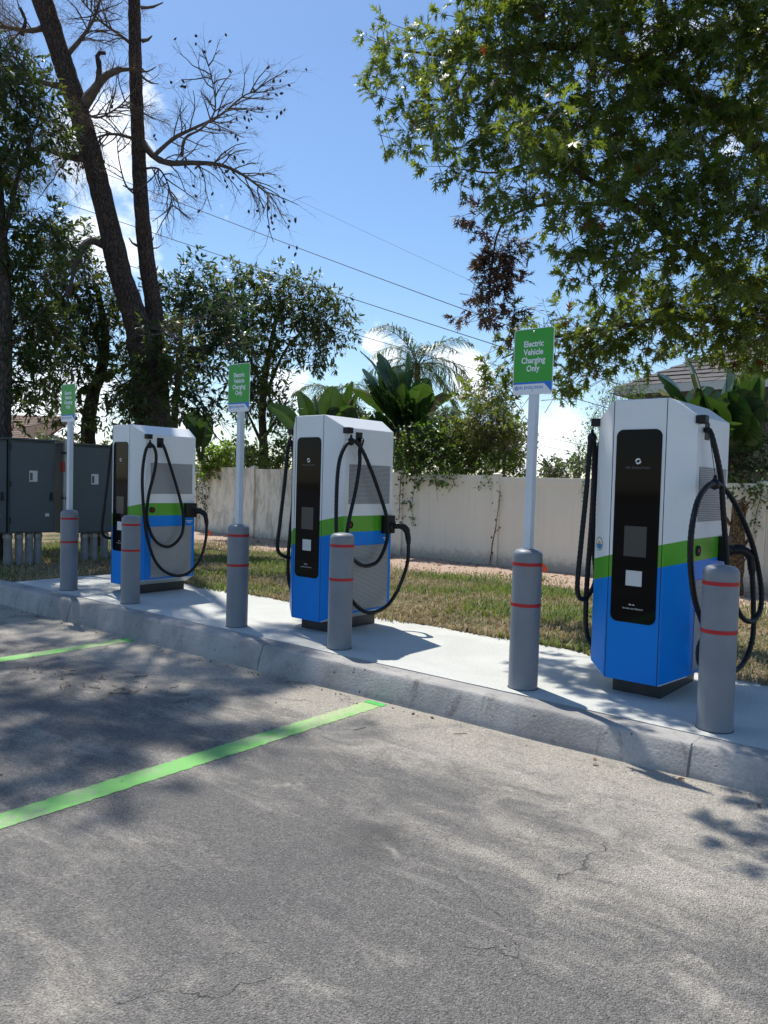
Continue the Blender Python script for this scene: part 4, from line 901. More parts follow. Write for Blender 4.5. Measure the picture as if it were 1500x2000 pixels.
# ------------------------------------------------------------------ broadleaf trees on the left and behind the fence
tE = spot(2, 1050, 11.8); tE[2] = -.05
make_tree('laurel_oak', 'dark laurel oak whose trunk stands at the left edge behind the cabinets', 'tree',
          [(tE, .16), (spot(2, 850, 11.8), .15), (spot(5, 600, 11.8), .13), (spot(-10, 300, 11.8), .09), (spot(-20, 100, 11.8), .05)],
          [([spot(4, 480, 11.8), spot(40, 330, 11.7), spot(80, 220, 11.7)], .05, .012), ([spot(4, 560, 11.8), spot(60, 470, 11.9), spot(100, 420, 12)], .04, .012), ([spot(4, 700, 11.8), spot(50, 640, 11.8), spot(90, 600, 11.8)], .03, .01)],
          pxc([(20, 130, 60, 11.6), (60, 190, 55, 11.6), (40, 260, 55, 11.7), (95, 250, 45, 11.7), (110, 300, 32, 11.8), (-40, 180, 90, 11.5), (-50, 330, 90, 11.6), (20, 330, 40, 11.7), (70, 440, 55, 12.), (110, 470, 42, 12.2), (20, 520, 50, 12.), (80, 540, 60, 12.2), (-40, 600, 90, 12), (40, 640, 65, 12.2), (90, 650, 55, 12.4), (20, 740, 55, 12.2), (70, 760, 48, 12.4), (-30, 800, 70, 12.2), (60, 700, 50, 12.2), (-120, 450, 140, 11.8), (-150, 700, 140, 12)]),
          'laurel', .125, 92, 51, 12, .26, group='broadleaf trees on the left')
tD = spot(186, 1060, 14.8); tD[2] = -.05
make_tree('laurel_oak', 'bushy oak with a curved trunk showing just right of the far sign', 'tree',
          [(tD, .17), (spot(172, 860, 14.8), .15), (spot(182, 770, 14.8), .14), (spot(196, 730, 14.8), .12), (spot(205, 660, 14.8), .09), (spot(190, 560, 14.8), .05)],
          [([spot(196, 735, 14.8), spot(240, 720, 14.7), spot(262, 700, 14.6)], .06, .02), ([spot(188, 745, 14.8), spot(160, 710, 14.7), spot(130, 690, 14.6)], .05, .015), ([spot(200, 690, 14.8), spot(165, 600, 14.8), spot(120, 550, 14.6)], .05, .012)],
          pxc([(130, 560, 60, 14.6), (180, 600, 60, 14.6), (110, 640, 60, 14.4), (170, 680, 55, 14.4), (215, 640, 40, 14.5), (240, 700, 45, 14.3), (120, 720, 55, 14.3), (180, 735, 30, 14.4), (230, 760, 36, 14.3), (100, 790, 45, 14.3), (140, 830, 30, 14.3), (215, 810, 26, 14.3), (255, 770, 45, 14.), (300, 700, 50, 13.8), (290, 760, 50, 13.7), (305, 810, 40, 13.7), (270, 820, 30, 13.6), (335, 660, 45, 13.9), (350, 730, 45, 13.9), (150, 780, 30, 14.4), (225, 580, 34, 14.4), (180, 530, 30, 14.6), (60, 600, 50, 14.8), (140, 470, 40, 14.8), (100, 500, 45, 14.8)]),
          'laurel', .13, 92, 52, 12, .27, group='broadleaf trees on the left')
tF = spot(330, 1060, 15.4); tF[2] = -.05
make_tree('laurel_oak', 'glossy dark tree growing round the foot of the pines', 'tree',
          [(tF, .1), (spot(340, 830, 15.4), .09), (spot(350, 700, 15.4), .06), (spot(355, 600, 15.4), .03)],
          [([spot(345, 760, 15.4), spot(390, 800, 15.), spot(430, 860, 14.8), spot(480, 872, 14.6)], .022, .006)],
          pxc([(325, 560, 32, 15.2), (375, 535, 26, 15.2), (382, 510, 14, 15.2), (360, 580, 42, 15.2), (330, 640, 50, 15.), (395, 640, 50, 15.2), (380, 580, 30, 15.2), (360, 700, 50, 15.), (400, 720, 40, 15.1), (375, 770, 40, 15.), (350, 800, 30, 15.), (420, 790, 26, 15.), (440, 600, 40, 15.4), (445, 670, 45, 15.4), (425, 820, 22, 15.)]),
          'laurel2', .13, 100, 53, 12, .26, group='broadleaf trees on the left')
tC = spot(516, 1000, 20.8); tC[2] = -.2
make_tree('laurel_oak', 'spreading oak behind the fence with its crown beside the middle sign', 'tree',
          [(tC, .16), (spot(515, 880, 20.8), .14), (spot(512, 800, 20.8), .11), (spot(520, 720, 20.8), .09), (spot(540, 620, 20.8), .05)],
          [([spot(513, 860, 20.8), spot(545, 810, 20.7), spot(560, 780, 20.6)], .06, .02), ([spot(513, 870, 20.8), spot(490, 820, 20.8), spot(475, 790, 20.8)], .06, .02), ([spot(515, 780, 20.8), spot(560, 680, 20.6), spot(620, 620, 20.5)], .06, .015), ([spot(515, 760, 20.8), spot(470, 660, 20.8), spot(440, 600, 20.8)], .05, .015)],
          pxc([(430, 560, 38, 20.5), (420, 600, 45, 20.5), (470, 545, 30, 20.5), (490, 528, 12, 20.5), (460, 610, 50, 20.4), (510, 580, 44, 20.4), (537, 540, 24, 20.4), (560, 570, 40, 20.3), (520, 640, 50, 20.3), (580, 610, 46, 20.2), (612, 570, 30, 20.2), (622, 560, 18, 20.2), (630, 620, 42, 20.2), (655, 600, 26, 20.2), (672, 618, 16, 20.2), (600, 660, 44, 20.2), (640, 670, 36, 20.1), (682, 650, 18, 20.1), (668, 672, 18, 20.1), (612, 700, 26, 20.1), (618, 725, 12, 20.1), (500, 690, 40, 20.3), (540, 700, 30, 20.3), (470, 680, 36, 20.4), (520, 740, 34, 20.3), (470, 740, 36, 20.4), (525, 780, 40, 20.3), (555, 800, 26, 20.2), (490, 800, 30, 20.4), (540, 830, 22, 20.3), (455, 800, 20, 20.5), (430, 640, 40, 20.5), (470, 770, 30, 20.4)]),
          'laurel', .155, 62, 54, 12, .34, group='broadleaf trees behind the fence', hollow=2.4)

# ------------------------------------------------------------------ paddle-leaved plants, palms
def paddle_leaf(parent, base, tip, width, seed, blade=.62, roll=0., torn=.25, m='paddle'):
    """one big leaf: stalk from base, blade that bends over towards tip"""
    rr = random.Random(seed); base = np.array(base, float); tip = np.array(tip, float); L = np.linalg.norm(tip-base)
    mid = base*.42+tip*.58+np.array([0, 0, L*.13]); C_ = resample(spline([base, mid, tip], 16), L/26); k = len(C_); i0 = int(k*(1-blade))
    st = MB().tube(C_[:i0+2], [max(.008, .022*(1-.5*i/k)) for i in range(i0+2)], 6)
    Q = C_[i0:]; nq = len(Q); V = []; F = []; mb = MB(); grp = 0
    side0 = np.cross(Q[-1]-Q[0], (0, 0, 1.)); side0 /= np.linalg.norm(side0)+1e-9
    ax_ = (Q[-1]-Q[0])/np.linalg.norm(Q[-1]-Q[0]); up0 = np.cross(side0, ax_)
    s2 = side0*math.cos(roll)+up0*math.sin(roll)
    for sd in (1, -1):
        lastw = None; i = 0
        while i < nq-1:
            run = min(nq-1-i, rr.randint(2, 6) if rr.random() < torn*2 else rr.randint(6, 12)); tilt = rr.uniform(-.25, .1)
            V = []; F = []
            for j in range(run+1):
                t_ = (i+j)/(nq-1); w = width*.5*(math.sin(math.pi*min(1, t_*.93+.05))**.62)*(1 if j not in (0, run) else .985)
                p = Q[i+j]; n_ = np.cross(Q[min(i+j+1, nq-1)]-Q[max(i+j-1, 0)], s2); n_ /= np.linalg.norm(n_)+1e-9
                lift = (.30+tilt)*w; fwd_ = ax_*w*.22
                V += [p, p+sd*s2*w*.55+n_*lift*.75+fwd_*.4, p+sd*s2*w+n_*lift*.55+fwd_+np.array([0, 0, -.10*w])]
            for j in range(run):
                for c_ in range(2):
                    q = (3*j+c_, 3*j+c_+1, 3*j+c_+4, 3*j+c_+3); F.append(q if sd > 0 else q[::-1])
            mb.add(V, F); i += run
    lf = mb.build('leaf', M[m], parent, smooth=True); st.build('stalk', M['paddle'], lf, smooth=True)
    MB().tube(Q, [.011*(1-.8*i/nq) for i in range(nq)], 5).build('midrib', M['grass_o'], lf)
    return lf
def bird_plant(name, label, base, leaves, seed, trunk=None):
    root = empty(name, tuple(base)); off = np.array(base)
    for i, (bx_, tip, w, bl, ro) in enumerate(leaves): paddle_leaf(root, np.array(bx_)-off, np.array(tip)-off, w*1.45, seed+i, min(.85, bl*1.12), ro)
    rq = random.Random(seed+77)
    for i in range(len(leaves)):
        bx_, tip, w, bl, ro = leaves[rq.randrange(len(leaves))]; L_ = np.linalg.norm(np.array(tip)-np.array(bx_))
        paddle_leaf(root, np.array(bx_)-off, np.array(tip)-off+np.array([rq.gauss(0, .15), rq.gauss(0, .15), rq.gauss(-.1, .12)])*L_, w*1.35, seed+40+i, .72, rq.uniform(0, 1.5), .5)
    for i, (a, b, r_) in enumerate(trunk or []):
        m2 = MB(); limb(m2, [np.array(a)-off, (np.array(a)+np.array(b))/2-off, np.array(b)-off], r_, r_*.8, 9, .08); m2.build('stem', M['palm_trunk'], root, smooth=True)
    tag(root, label, 'plant', 'paddle leaved plants behind the fence'); return root
d = 17.6; b0 = spot(760, 960, d)
s_ = lambda x, y, dd=17.6: spot(x, y, dd)
bird_plant('bird_of_paradise', 'tall plant with big paddle leaves behind the fence, right of the middle charger', b0, [
    (s_(790, 830), s_(704, 685, 17.2), .42, .62, .3), (s_(790, 830), s_(740, 690, 17.3), .36, .5, .9), (s_(780, 840), s_(690, 760), .45, .55, -.3), (s_(790, 830), s_(795, 690, 18), .42, .55, 1.2),
    (s_(800, 830), s_(856, 712, 17.5), .36, .45, -.2), (s_(800, 830), s_(880, 770, 17.4), .5, .6, .2), (s_(800, 830), s_(815, 790, 16.9), .48, .75, 1.4), (s_(780, 840), s_(760, 800, 17), .42, .7, 1.1),
    (s_(800, 840), s_(868, 860, 17.2), .36, .6, .3), (s_(790, 850), s_(720, 830, 17), .44, .65, .6), (s_(780, 850), s_(710, 720, 17.8), .42, .55, .2), (s_(800, 850), s_(838, 740, 17.1), .5, .7, 1.5), (s_(790, 850), s_(745, 770, 17), .5, .7, .7), (s_(795, 850), s_(790, 750, 16.9), .46, .7, .9), (s_(805, 850), s_(840, 820, 16.8), .5, .75, 1.2)],
    100, [(s_(775, 1010), s_(780, 845), .09), (s_(800, 1010), s_(802, 835), .09), (s_(815, 1010), s_(812, 860), .07)])
d = 17.2; b1 = spot(640, 950, 17.2)
bird_plant('bird_of_paradise', 'paddle leaved plant showing just above the middle charger', b1, [
    (spot(625, 900, 17.2), spot(585, 765, 17.), .3, .55, 1.2), (spot(635, 900, 17.2), spot(650, 755, 17.), .42, .62, .5), (spot(645, 900, 17.2), spot(688, 745, 17.1), .42, .62, .2), (spot(630, 900, 17.2), spot(615, 770, 17.), .38, .62, .7), (spot(650, 900, 17.2), spot(690, 800, 17), .44, .6, .5), (spot(640, 900, 17.3), spot(668, 780, 17.2), .44, .6, 1.)], 140)
b2 = spot(1420, 980, 12.8)
bird_plant('bird_of_paradise', 'large paddle leaved plant behind the fence, right of the near charger', b2, [
    (spot(1400, 900, 12.8), spot(1340, 690, 12.6), .56, .6, .5), (spot(1410, 900, 12.8), spot(1420, 720, 12.9), .5, .55, 1.3), (spot(1400, 900, 12.8), spot(1290, 760, 12.5), .5, .65, .2), (spot(1430, 900, 12.8), spot(1480, 700, 12.7), .52, .6, .9), (spot(1420, 900, 12.8), spot(1500, 790, 12.6), .55, .65, .3),
    (spot(1400, 890, 12.8), spot(1370, 760, 12.3), .6, .75, .8), (spot(1410, 890, 12.8), spot(1460, 830, 12.3), .6, .75, .5), (spot(1400, 880, 12.8), spot(1335, 800, 12.3), .55, .7, .6), (spot(1440, 890, 12.8), spot(1530, 740, 12.7), .5, .6, .6), (spot(1420, 880, 12.8), spot(1400, 800, 12.3), .6, .75, 1.), (spot(1420, 880, 12.8), spot(1445, 770, 12.3), .6, .7, 1.2)],
    170, [(spot(1425, 1060, 12.8), spot(1415, 890, 12.8), .1), (spot(1450, 1060, 12.8), spot(1440, 890, 12.8), .1)])
b3 = spot(395, 940, 16.5)
bird_plant('bird_of_paradise', 'small paddle leaved plant between the far charger and the middle sign', b3, [
    (spot(392, 900, 16.5), spot(378, 800, 16.4), .3, .6, 1.), (spot(396, 900, 16.5), spot(398, 815, 16.4), .3, .6, .5), (spot(390, 900, 16.5), spot(365, 825, 16.4), .26, .6, .3)], 190)
def palm(name, label, base, head, n, L, seed, r0=.14, dirs=None, mtr='palm_trunk'):
    root = empty(name, tuple(base)); off = np.array(base); rr = random.Random(seed)
    m2 = MB(); limb(m2, [np.zeros(3), (np.array(head)-off)*.5+np.array([.05, 0, 0]), np.array(head)-off], r0, r0*.7, 10, .05); m2.build('trunk', M[mtr], root, smooth=True)
    for i in range(n):
        az = 2*math.pi*(i+rr.random()*.6)/n; el = rr.uniform(-.1, 1.25); h = np.array([math.cos(az), math.sin(az), 0]); P = [np.array(head)-off]
        dd = h*math.cos(el)+np.array([0, 0, math.sin(el)]); 
        for k in range(14):
            dd = dd+np.array([0, 0, -.13]); dd /= np.linalg.norm(dd); P.append(P[-1]+dd*L/14)
        P = np.array(P); mb = MB(); mb.tube(P, [.018*(1-.8*k/14) for k in range(15)], 4, cap=False)
        Q = resample(P, L/46); sd = np.cross(h, (0, 0, 1.))
        for k in range(5, len(Q)):
            t_ = k/len(Q); ll = L*.42*math.sin(math.pi*min(1, t_*.85+.12))**.6
            for s2 in (1, -1):
                d1 = sd*s2*.8+(Q[k]-Q[k-1])/np.linalg.norm(Q[k]-Q[k-1])*.7+np.array([rr.gauss(0, .15), rr.gauss(0, .15), rr.uniform(-.35, .25)]); d1 /= np.linalg.norm(d1)
                p0 = Q[k]; p1 = p0+d1*ll*.5; d2 = d1+np.array([0, 0, -.75]); d2 /= np.linalg.norm(d2); p2 = p1+d2*ll*.5
                wv_ = np.cross(d1, (0, 0, 1.)); wv_ /= np.linalg.norm(wv_)+1e-9; w = .014
                mb.add([p0-wv_*w*.5, p0+wv_*w*.5, p1+wv_*w, p1-wv_*w, p2], [(0, 1, 2, 3), (3, 2, 4)])
        mb.build('frond', M['frond'], root)
    tag(root, label, 'palm', 'feathery palms behind the fence'); return root
pl = spot(815, 1000, 24); pl[2] = -.3
palm('queen_palm', 'feathery palm rising behind the tall paddle leaved plant', pl, spot(815, 715, 24), 22, 2.0, 61)
pl = spot(650, 1000, 22); pl[2] = -.3
palm('queen_palm', 'feathery palm left of the tall paddle leaved plant', pl, spot(655, 770, 22), 16, 1.4, 62)
pl = spot(860, 1010, 19); pl[2] = -.3
palm('fan_palm', 'dark low palm between the paddle leaves and the hedge', pl, spot(868, 815, 19), 12, .95, 63)

# ------------------------------------------------------------------ hedges, shrubs and vines along the fence
def shrub(name, label, base, clusters, leaf, size, dens, seed, k=8, tl=.2, tv=OVV, cat='shrub', group=None, droop=.2):
    r = np.random.default_rng(seed); root = empty(name, tuple(base)); off = np.array(base, float)
    mb = MB()
    for c, rd_ in clusters[::2]:
        limb(mb, [np.zeros(3), (np.array(c)-off)*.5+r.normal(0, .08, 3), np.array(c)-off], .022, .006, 5)
    mb.build('stem', M['twig'], root)
    B, D = twigs([(np.array(c)-off, q) for c, q in clusters], dens, r, hollow=2.2); thin_twigs('shoot', B, D, tl, root, back=.15, rad=.003)
    pos, d, sc = shoot_leaves(B, D, r, k, tl, size, 1., droop); V, T = leaf_arrays(tv, LANT, pos, d, sc, r)
    tag(big_mesh('foliage', V, T, M[leaf], root), kind='stuff'); tag(root, label, cat, group); return root
def g0(x, d, z=-.3):
    dd = FWD+RIGHT*(x-750)/FPX-UP*(1000-1000)/FPX; p = np.array([0, 0, EYE])+dd*(13.7/dd[1]); p[2] = z; return p
G = 'shrubs along the fence'
shrub('hedge_shrub', 'dense dark shrub climbing over the fence right of the middle charger', g0(850, 16.4), pxc([(800, 890, 40, 16.6), (830, 870, 45, 16.6), (860, 900, 45, 16.4), (820, 920, 30, 16.3), (900, 880, 45, 16.3), (880, 850, 35, 16.6), (850, 925, 22, 15.9), (870, 930, 14, 15.6), (900, 915, 26, 16.), (930, 900, 40, 16.2)]), 'hedge', .075, 260, 71, group=G)
shrub('hedge_shrub', 'leafy shrub with yellowing tops left of the near sign', g0(960, 14.6), pxc([(920, 830, 32, 16.3), (950, 810, 45, 16.1), (900, 850, 28, 16.3), (960, 850, 45, 15.9), (985, 820, 36, 15.9), (940, 870, 40, 15.9), (990, 880, 36, 15.9), (940, 780, 30, 16.1), (975, 775, 30, 16.0)]), 'yellow', .085, 230, 72, 8, .22, LANV, group=G)
shrub('hedge_shrub', 'low green shrubs showing above the fence behind the near sign post', g0(985, 15.8), pxc([(960, 915, 26, 15.6), (985, 905, 30, 15.8), (1010, 915, 24, 15.8), (1035, 925, 16, 15.8), (945, 925, 16, 15.4)]), 'bright', .07, 300, 73, group=G)
shrub('hedge_shrub', 'thin airy shrub against the sky left of the near charger', g0(1150, 14.8), pxc([(1160, 880, 30, 14.8), (1140, 905, 24, 14.8), (1175, 830, 28, 14.8), (1150, 840, 18, 14.9), (1180, 790, 26, 14.8), (1200, 770, 26, 14.8), (1230, 760, 26, 15), (1250, 740, 18, 15.), (1130, 870, 14, 14.9), (1210, 850, 40, 14.6), (1260, 800, 40, 15), (1165, 915, 20, 14.6)]), 'hedge', .065, 230, 74, 7, .22, LANV, group=G)
shrub('hedge_shrub', 'bright sunlit shrub above the fence right of the far charger', g0(425, 21.0), pxc([(405, 900, 22, 20.6), (430, 890, 24, 20.7), (445, 910, 18, 20.7), (410, 875, 16, 20.8), (400, 925, 18, 20.5), (425, 915, 20, 20.6), (392, 890, 16, 20.6), (440, 880, 12, 20.8)]), 'bright', .09, 260, 75, group=G)
shrub('hedge_shrub', 'dark shrub behind the fence left of the middle charger', g0(520, 20.2), pxc([(490, 900, 24, 20.1), (530, 890, 30, 20.0), (560, 890, 26, 20.0), (480, 880, 18, 20.1), (545, 915, 20, 19.7), (555, 850, 20, 20.1)]), 'hedge', .09, 220, 76, group=G)
shrub('hedge_shrub', 'dark shrub above the fence behind the near charger', g0(1460, 12.6), pxc([(1440, 900, 40, 12.8), (1470, 870, 40, 12.8), (1490, 920, 40, 12.6), (1455, 940, 26, 12.5), (1500, 840, 40, 13), (1430, 860, 30, 13)]), 'laurel2', .07, 300, 77, group=G)
shrub('hedge_shrub', 'dense shrub mass under the paddle leaves', g0(760, 18.4), pxc([(690, 850, 40, 18.4), (730, 860, 40, 18.4), (770, 870, 40, 18.2), (800, 840, 34, 18.4), (640, 860, 40, 18.6), (600, 860, 36, 18.8), (840, 850, 30, 18.)]), 'hedge', .085, 200, 78, group=G)
def vine(label, path, seed, leaf='hedge', size=.06, n=60, spread=.06, rad=.006):
    r = np.random.default_rng(seed); base = np.array(path[0]); root = empty('vine', tuple(base)); mb = MB()
    P = limb(mb, [np.array(p)-base for p in path], rad, rad*.4, 5, .1); mb.build('stem', M['twig'], root)
    if n:
        i = r.integers(0, len(P), n); pos = P[i]+r.normal(0, spread, (n, 3))*np.array([1, .5, 1]); d = r.normal(0, 1, (n, 3))+np.array([0, -.5, -.5])
        V, T = leaf_arrays(OVV, LANT, pos, d, size*r.uniform(.6, 1.2, n), r); tag(big_mesh('foliage', V, T, M[leaf], root), kind='stuff')
    tag(root, label, 'vine', 'vines on the fence'); return root
def fz(x, y, v=12.93):                                # on the face of the fence
    dd = FWD+RIGHT*(x-750)/FPX-UP*(y-1000)/FPX; return np.array([0, 0, EYE])+dd*(v/dd[1])
vine('vine trailing over the fence top beside the middle charger', [fz(905, 905, 13.0), fz(890, 925), fz(875, 935), fz(862, 940)], 81, n=150, spread=.1)
vine('short vine over the fence beside the post, left of the near sign', [fz(960, 935), fz(950, 944), fz(940, 950)], 82, n=45, spread=.07)
vine('hanging green sprig on the fence just right of the middle charger', [fz(780, 985), fz(795, 980), fz(803, 985), fz(805, 1005), fz(808, 1028)], 83, n=70, spread=.04)
vine('bare curling stem on the fence right of the middle charger', [fz(805, 980), fz(812, 945), fz(830, 938), fz(850, 942), fz(855, 980)], 84, n=3)
vine('dead vine climbing the fence post left of the near sign', [fz(957, 1100), fz(962, 1060), fz(968, 1030), fz(978, 960)], 85, 'litter', .06, 34, .045, .012)
vine('brown matted vine down the fence at the middle charger edge', [fz(783, 930), fz(781, 965), fz(780, 1000), fz(779, 1015)], 86, 'litter', .06, 70, .06, .01)
vine('long green vine hanging in front of the fence right of the near charger', [fz(1480, 930), fz(1488, 960), fz(1478, 1000), fz(1468, 1060)], 87, n=130, spread=.06)
vine('green vine over the fence at the right edge', [fz(1440, 940), fz(1455, 955), fz(1480, 965), fz(1505, 975)], 88, n=190, spread=.13, size=.075)
vine('dark vine hanging beside the far charger', [fz(400, 905), fz(397, 940), fz(395, 970), fz(398, 1000)], 89, 'laurel2', .075, 260, .14)
vine('thin vine on the fence just left of the near charger', [fz(1140, 942), fz(1136, 960), fz(1142, 985)], 90, n=12, spread=.04)
# fibrous palm stub in front of the fence
ps_ = fz(1437, 1090, 12.3); ps_[2] = -.25
t = empty('palm_stub', tuple(ps_)); m2 = MB(); limb(m2, [(0, 0, 0), (.0, 0, .7), (.02, 0, 1.45)], .13, .11, 12, .1); m2.build('trunk', M['palm_trunk'], t, smooth=True)
rr = random.Random(4)
for i in range(22):
    a = rr.uniform(0, 6.28); z = rr.uniform(.3, 1.45); m3 = MB(); h = np.array([math.cos(a), math.sin(a), 0])
    m3.tube([h*.1+np.array([0, 0, z]), h*.17+np.array([0, 0, z+.12]), h*.22+np.array([0, 0, z+.15])], [.03, .02, .006], 5); m3.build('leaf_boot', M['palm_trunk'], t)
tag(t, 'brown fibrous palm stub before the fence right of the near charger', 'palm')

# ------------------------------------------------------------------ far things: tree line, houses, wires
def far_tree(label, x, y, rpx, dd, leaf='far', seed=0):
    base = spot(x, 960, dd); base[2] = -.3; q = rpx*dd/FPX; c = spot(x, y, dd); r_ = np.random.default_rng(seed)
    cl = [(c+r_.normal(0, .45, 3)*q*np.array([1, 1, .6]), q*r_.uniform(.35, .6)) for _ in range(9)]
    make_tree('background_tree', label, 'tree', [(base, q*.09), ((base+c)/2, q*.08), (c, q*.05)], [], cl, leaf, .2, 26., seed, 8, .6, OVV, LANT, 'bark_oak', 'background trees', twr=.01)
far_tree('rounded distant tree left of the near sign post', 985, 868, 46, 34, seed=91)
far_tree('distant tree low on the skyline between near sign post and charger', 1085, 918, 34, 42, seed=92)
far_tree('distant tree touching the cables of the near charger', 1128, 912, 26, 40, seed=93)
far_tree('distant tree behind the middle sign post', 470, 900, 50, 36, seed=94)
far_tree('distant tree behind the far charger top', 250, 900, 60, 34, seed=95)
far_tree('distant tree low behind the left cabinets', 90, 890, 55, 36, seed=96)
far_tree('distant tree behind the paddle plants', 740, 860, 70, 34, seed=97)
far_tree('distant dark tree behind the hedge', 900, 860, 60, 30, seed=98)
def house(name, label, p0, p1, dep, zw, zr, over, mr, mw, seed):
    """hip-roofed house: front wall from p0 to p1 (plan), depth dep, eaves at zw, ridge at zr"""
    p0 = np.array(p0[:2], float); p1 = np.array(p1[:2], float); a = (p1-p0)/np.linalg.norm(p1-p0); b = np.array([-a[1], a[0]]); L = np.linalg.norm(p1-p0)
    ang = math.atan2(a[1], a[0]); t = empty(name, (p0[0], p0[1], 0), ang)
    MB().box((0, 0, -.4), (L, dep, zw-.02)).build('wall', M[mw], t)
    o_ = over; h = (dep+2*o_)/2
    E = [(-o_, -o_, zw), (L+o_, -o_, zw), (L+o_, dep+o_, zw), (-o_, dep+o_, zw)]; R1 = (-o_+h*1.0, dep/2, zr); R2 = (L+o_-h*1.0, dep/2, zr)
    rf = MB().add(E+[R1, R2], [(0, 1, 5, 4), (1, 2, 5), (2, 3, 4, 5), (3, 0, 4), (3, 2, 1, 0)]).build('roof', M[mr], t)
    MB().box((-o_-.02, -o_-.03, zw-.2), (L+o_+.02, -o_+.0, zw+.03)).build('fascia', M['fascia'], rf)
    MB().box((-o_-.03, -o_+.003, zw-.2), (-o_, dep+o_, zw+.03)).build('fascia', M['fascia'], rf)
    # shingle courses on the two slopes that face the lot
    nrow = 16; rr = random.Random(seed)
    for face in (0, 1):
        mb = MB()
        for k in range(nrow):
            f0, f1 = k/nrow, (k+1.06)/nrow
            if face == 0:
                A = np.array(E[0]); Bq = np.array(E[1]); C1 = np.array(R1); C2 = np.array(R2)
            else:
                A = np.array(E[3]); Bq = np.array(E[0]); C1 = np.array(R1); C2 = np.array(R1)
            l0, l1 = A+(C1-A)*f0, Bq+(C2-Bq)*f0; m0, m1 = A+(C1-A)*min(f1, 1), Bq+(C2-Bq)*min(f1, 1)
            up_ = np.array([0, 0, .035]); x = 0.; wid = np.linalg.norm(l1-l0)
            while x < wid-.05:
                w = min(rr.uniform(.4, 1.1), wid-x); q0 = x/wid; q1 = (x+w-.02)/wid; lift = np.array([0, 0, rr.uniform(0, .014)])
                mb.add([l0+(l1-l0)*q0+up_+lift, l0+(l1-l0)*q1+up_+lift, m0+(m1-m0)*q1+lift*.3+up_*.3, m0+(m1-m0)*q0+lift*.3+up_*.3], [(0, 1, 2, 3)]); x += w
        tag(mb.build('shingles', M[mr], rf), kind='stuff')
    tag(t, label, 'house'); return t, L
hp0 = np.array([-8.6, 21.68, 0]); hp1 = np.array([4.5, 21.68, 0])
ht, hL = house('house', 'dark grey house with shingle roof behind the plants at the right', hp0, hp1, 8.0, 4.2, 6.6, .5, 'roof', 'wall', 5)
w_ = MB().box((2.2, -.03, 1.2), (3.6, .01, 2.6)).build('window', M['fascia'], ht); MB().box((2.27, -.035, 1.27), (3.53, -.028, 2.53)).build('pane', M['windowg'], w_)
hq0 = spot(-60, 900, 40); hq1 = spot(62, 900, 40)
house('house', 'brown roofed house far behind the left cabinets', hq0, hq1, 8, 2.9, 4.6, .4, 'roof2', 'wallc', 6)
def wire(label, x0, y0, x1, y1, dd0, dd1, r_, sag=.6):
    a = spot(x0, y0, dd0); b = spot(x1, y1, dd1); dv = (b-a); a2 = a-dv*.9; b2 = b+dv*.9; root = None; P = []
    for k in range(41):
        t_ = k/40; p = a2+(b2-a2)*t_; p = p-np.array([0, 0, sag*4*t_*(1-t_)*(.5)]) + np.array([0, 0, sag*.5*.9]); P.append(p-a2)
    o = MB().tube(P, r_, 5).build('power_line', M['wire']); o.location = tuple(a2); tag(o, label, 'power line', 'overhead power lines'); return o
wire('thick upper power line crossing the sky from the pines to the oak', 340, 392, 910, 606, 44, 36, .020)
wire('second power line below, passing just over the spreading oak', 230, 432, 930, 662, 44, 36, .020)
wire('faint high power line, topmost of all the wires', 580, 390, 1010, 590, 60, 50, .010)
wire('power line passing behind the feathery palm crown', 255, 520, 870, 705, 48, 40, .018)
wire('low power line right of the middle sign, upper of three', 540, 738, 1130, 868, 52, 46, .014)
wire('low power line right of the middle sign, middle of three', 540, 758, 1130, 886, 52, 46, .014)
wire('low power line right of the middle sign, lowest of three', 540, 775, 1130, 903, 52, 46, .012)

# ------------------------------------------------------------------ marker flags
for (x, y, v, l) in ((406, 1062, 10.9, 'small orange marker flag in the grass right of the far charger'), (1057, 1122, 11.3, 'small orange marker flag at the fence foot right of the near sign')):
    p = fz(x, y, v); p[2] = float(lawn_z(p[0], p[1])); t = empty('marker_flag', tuple(p))
    MB().tube([(0, 0, -.05), (0, 0, .30)], .003, 5).build('wire_stake', M['steel'], t)
    MB().add([(0, 0, .29), (.06, -.01, .27), (.11, .01, .2), (.09, 0, .14), (0, 0, .16)], [(0, 1, 2, 3, 4)]).build('flag', M['orange'], t)
    tag(t, l, 'flag', 'orange marker flags')

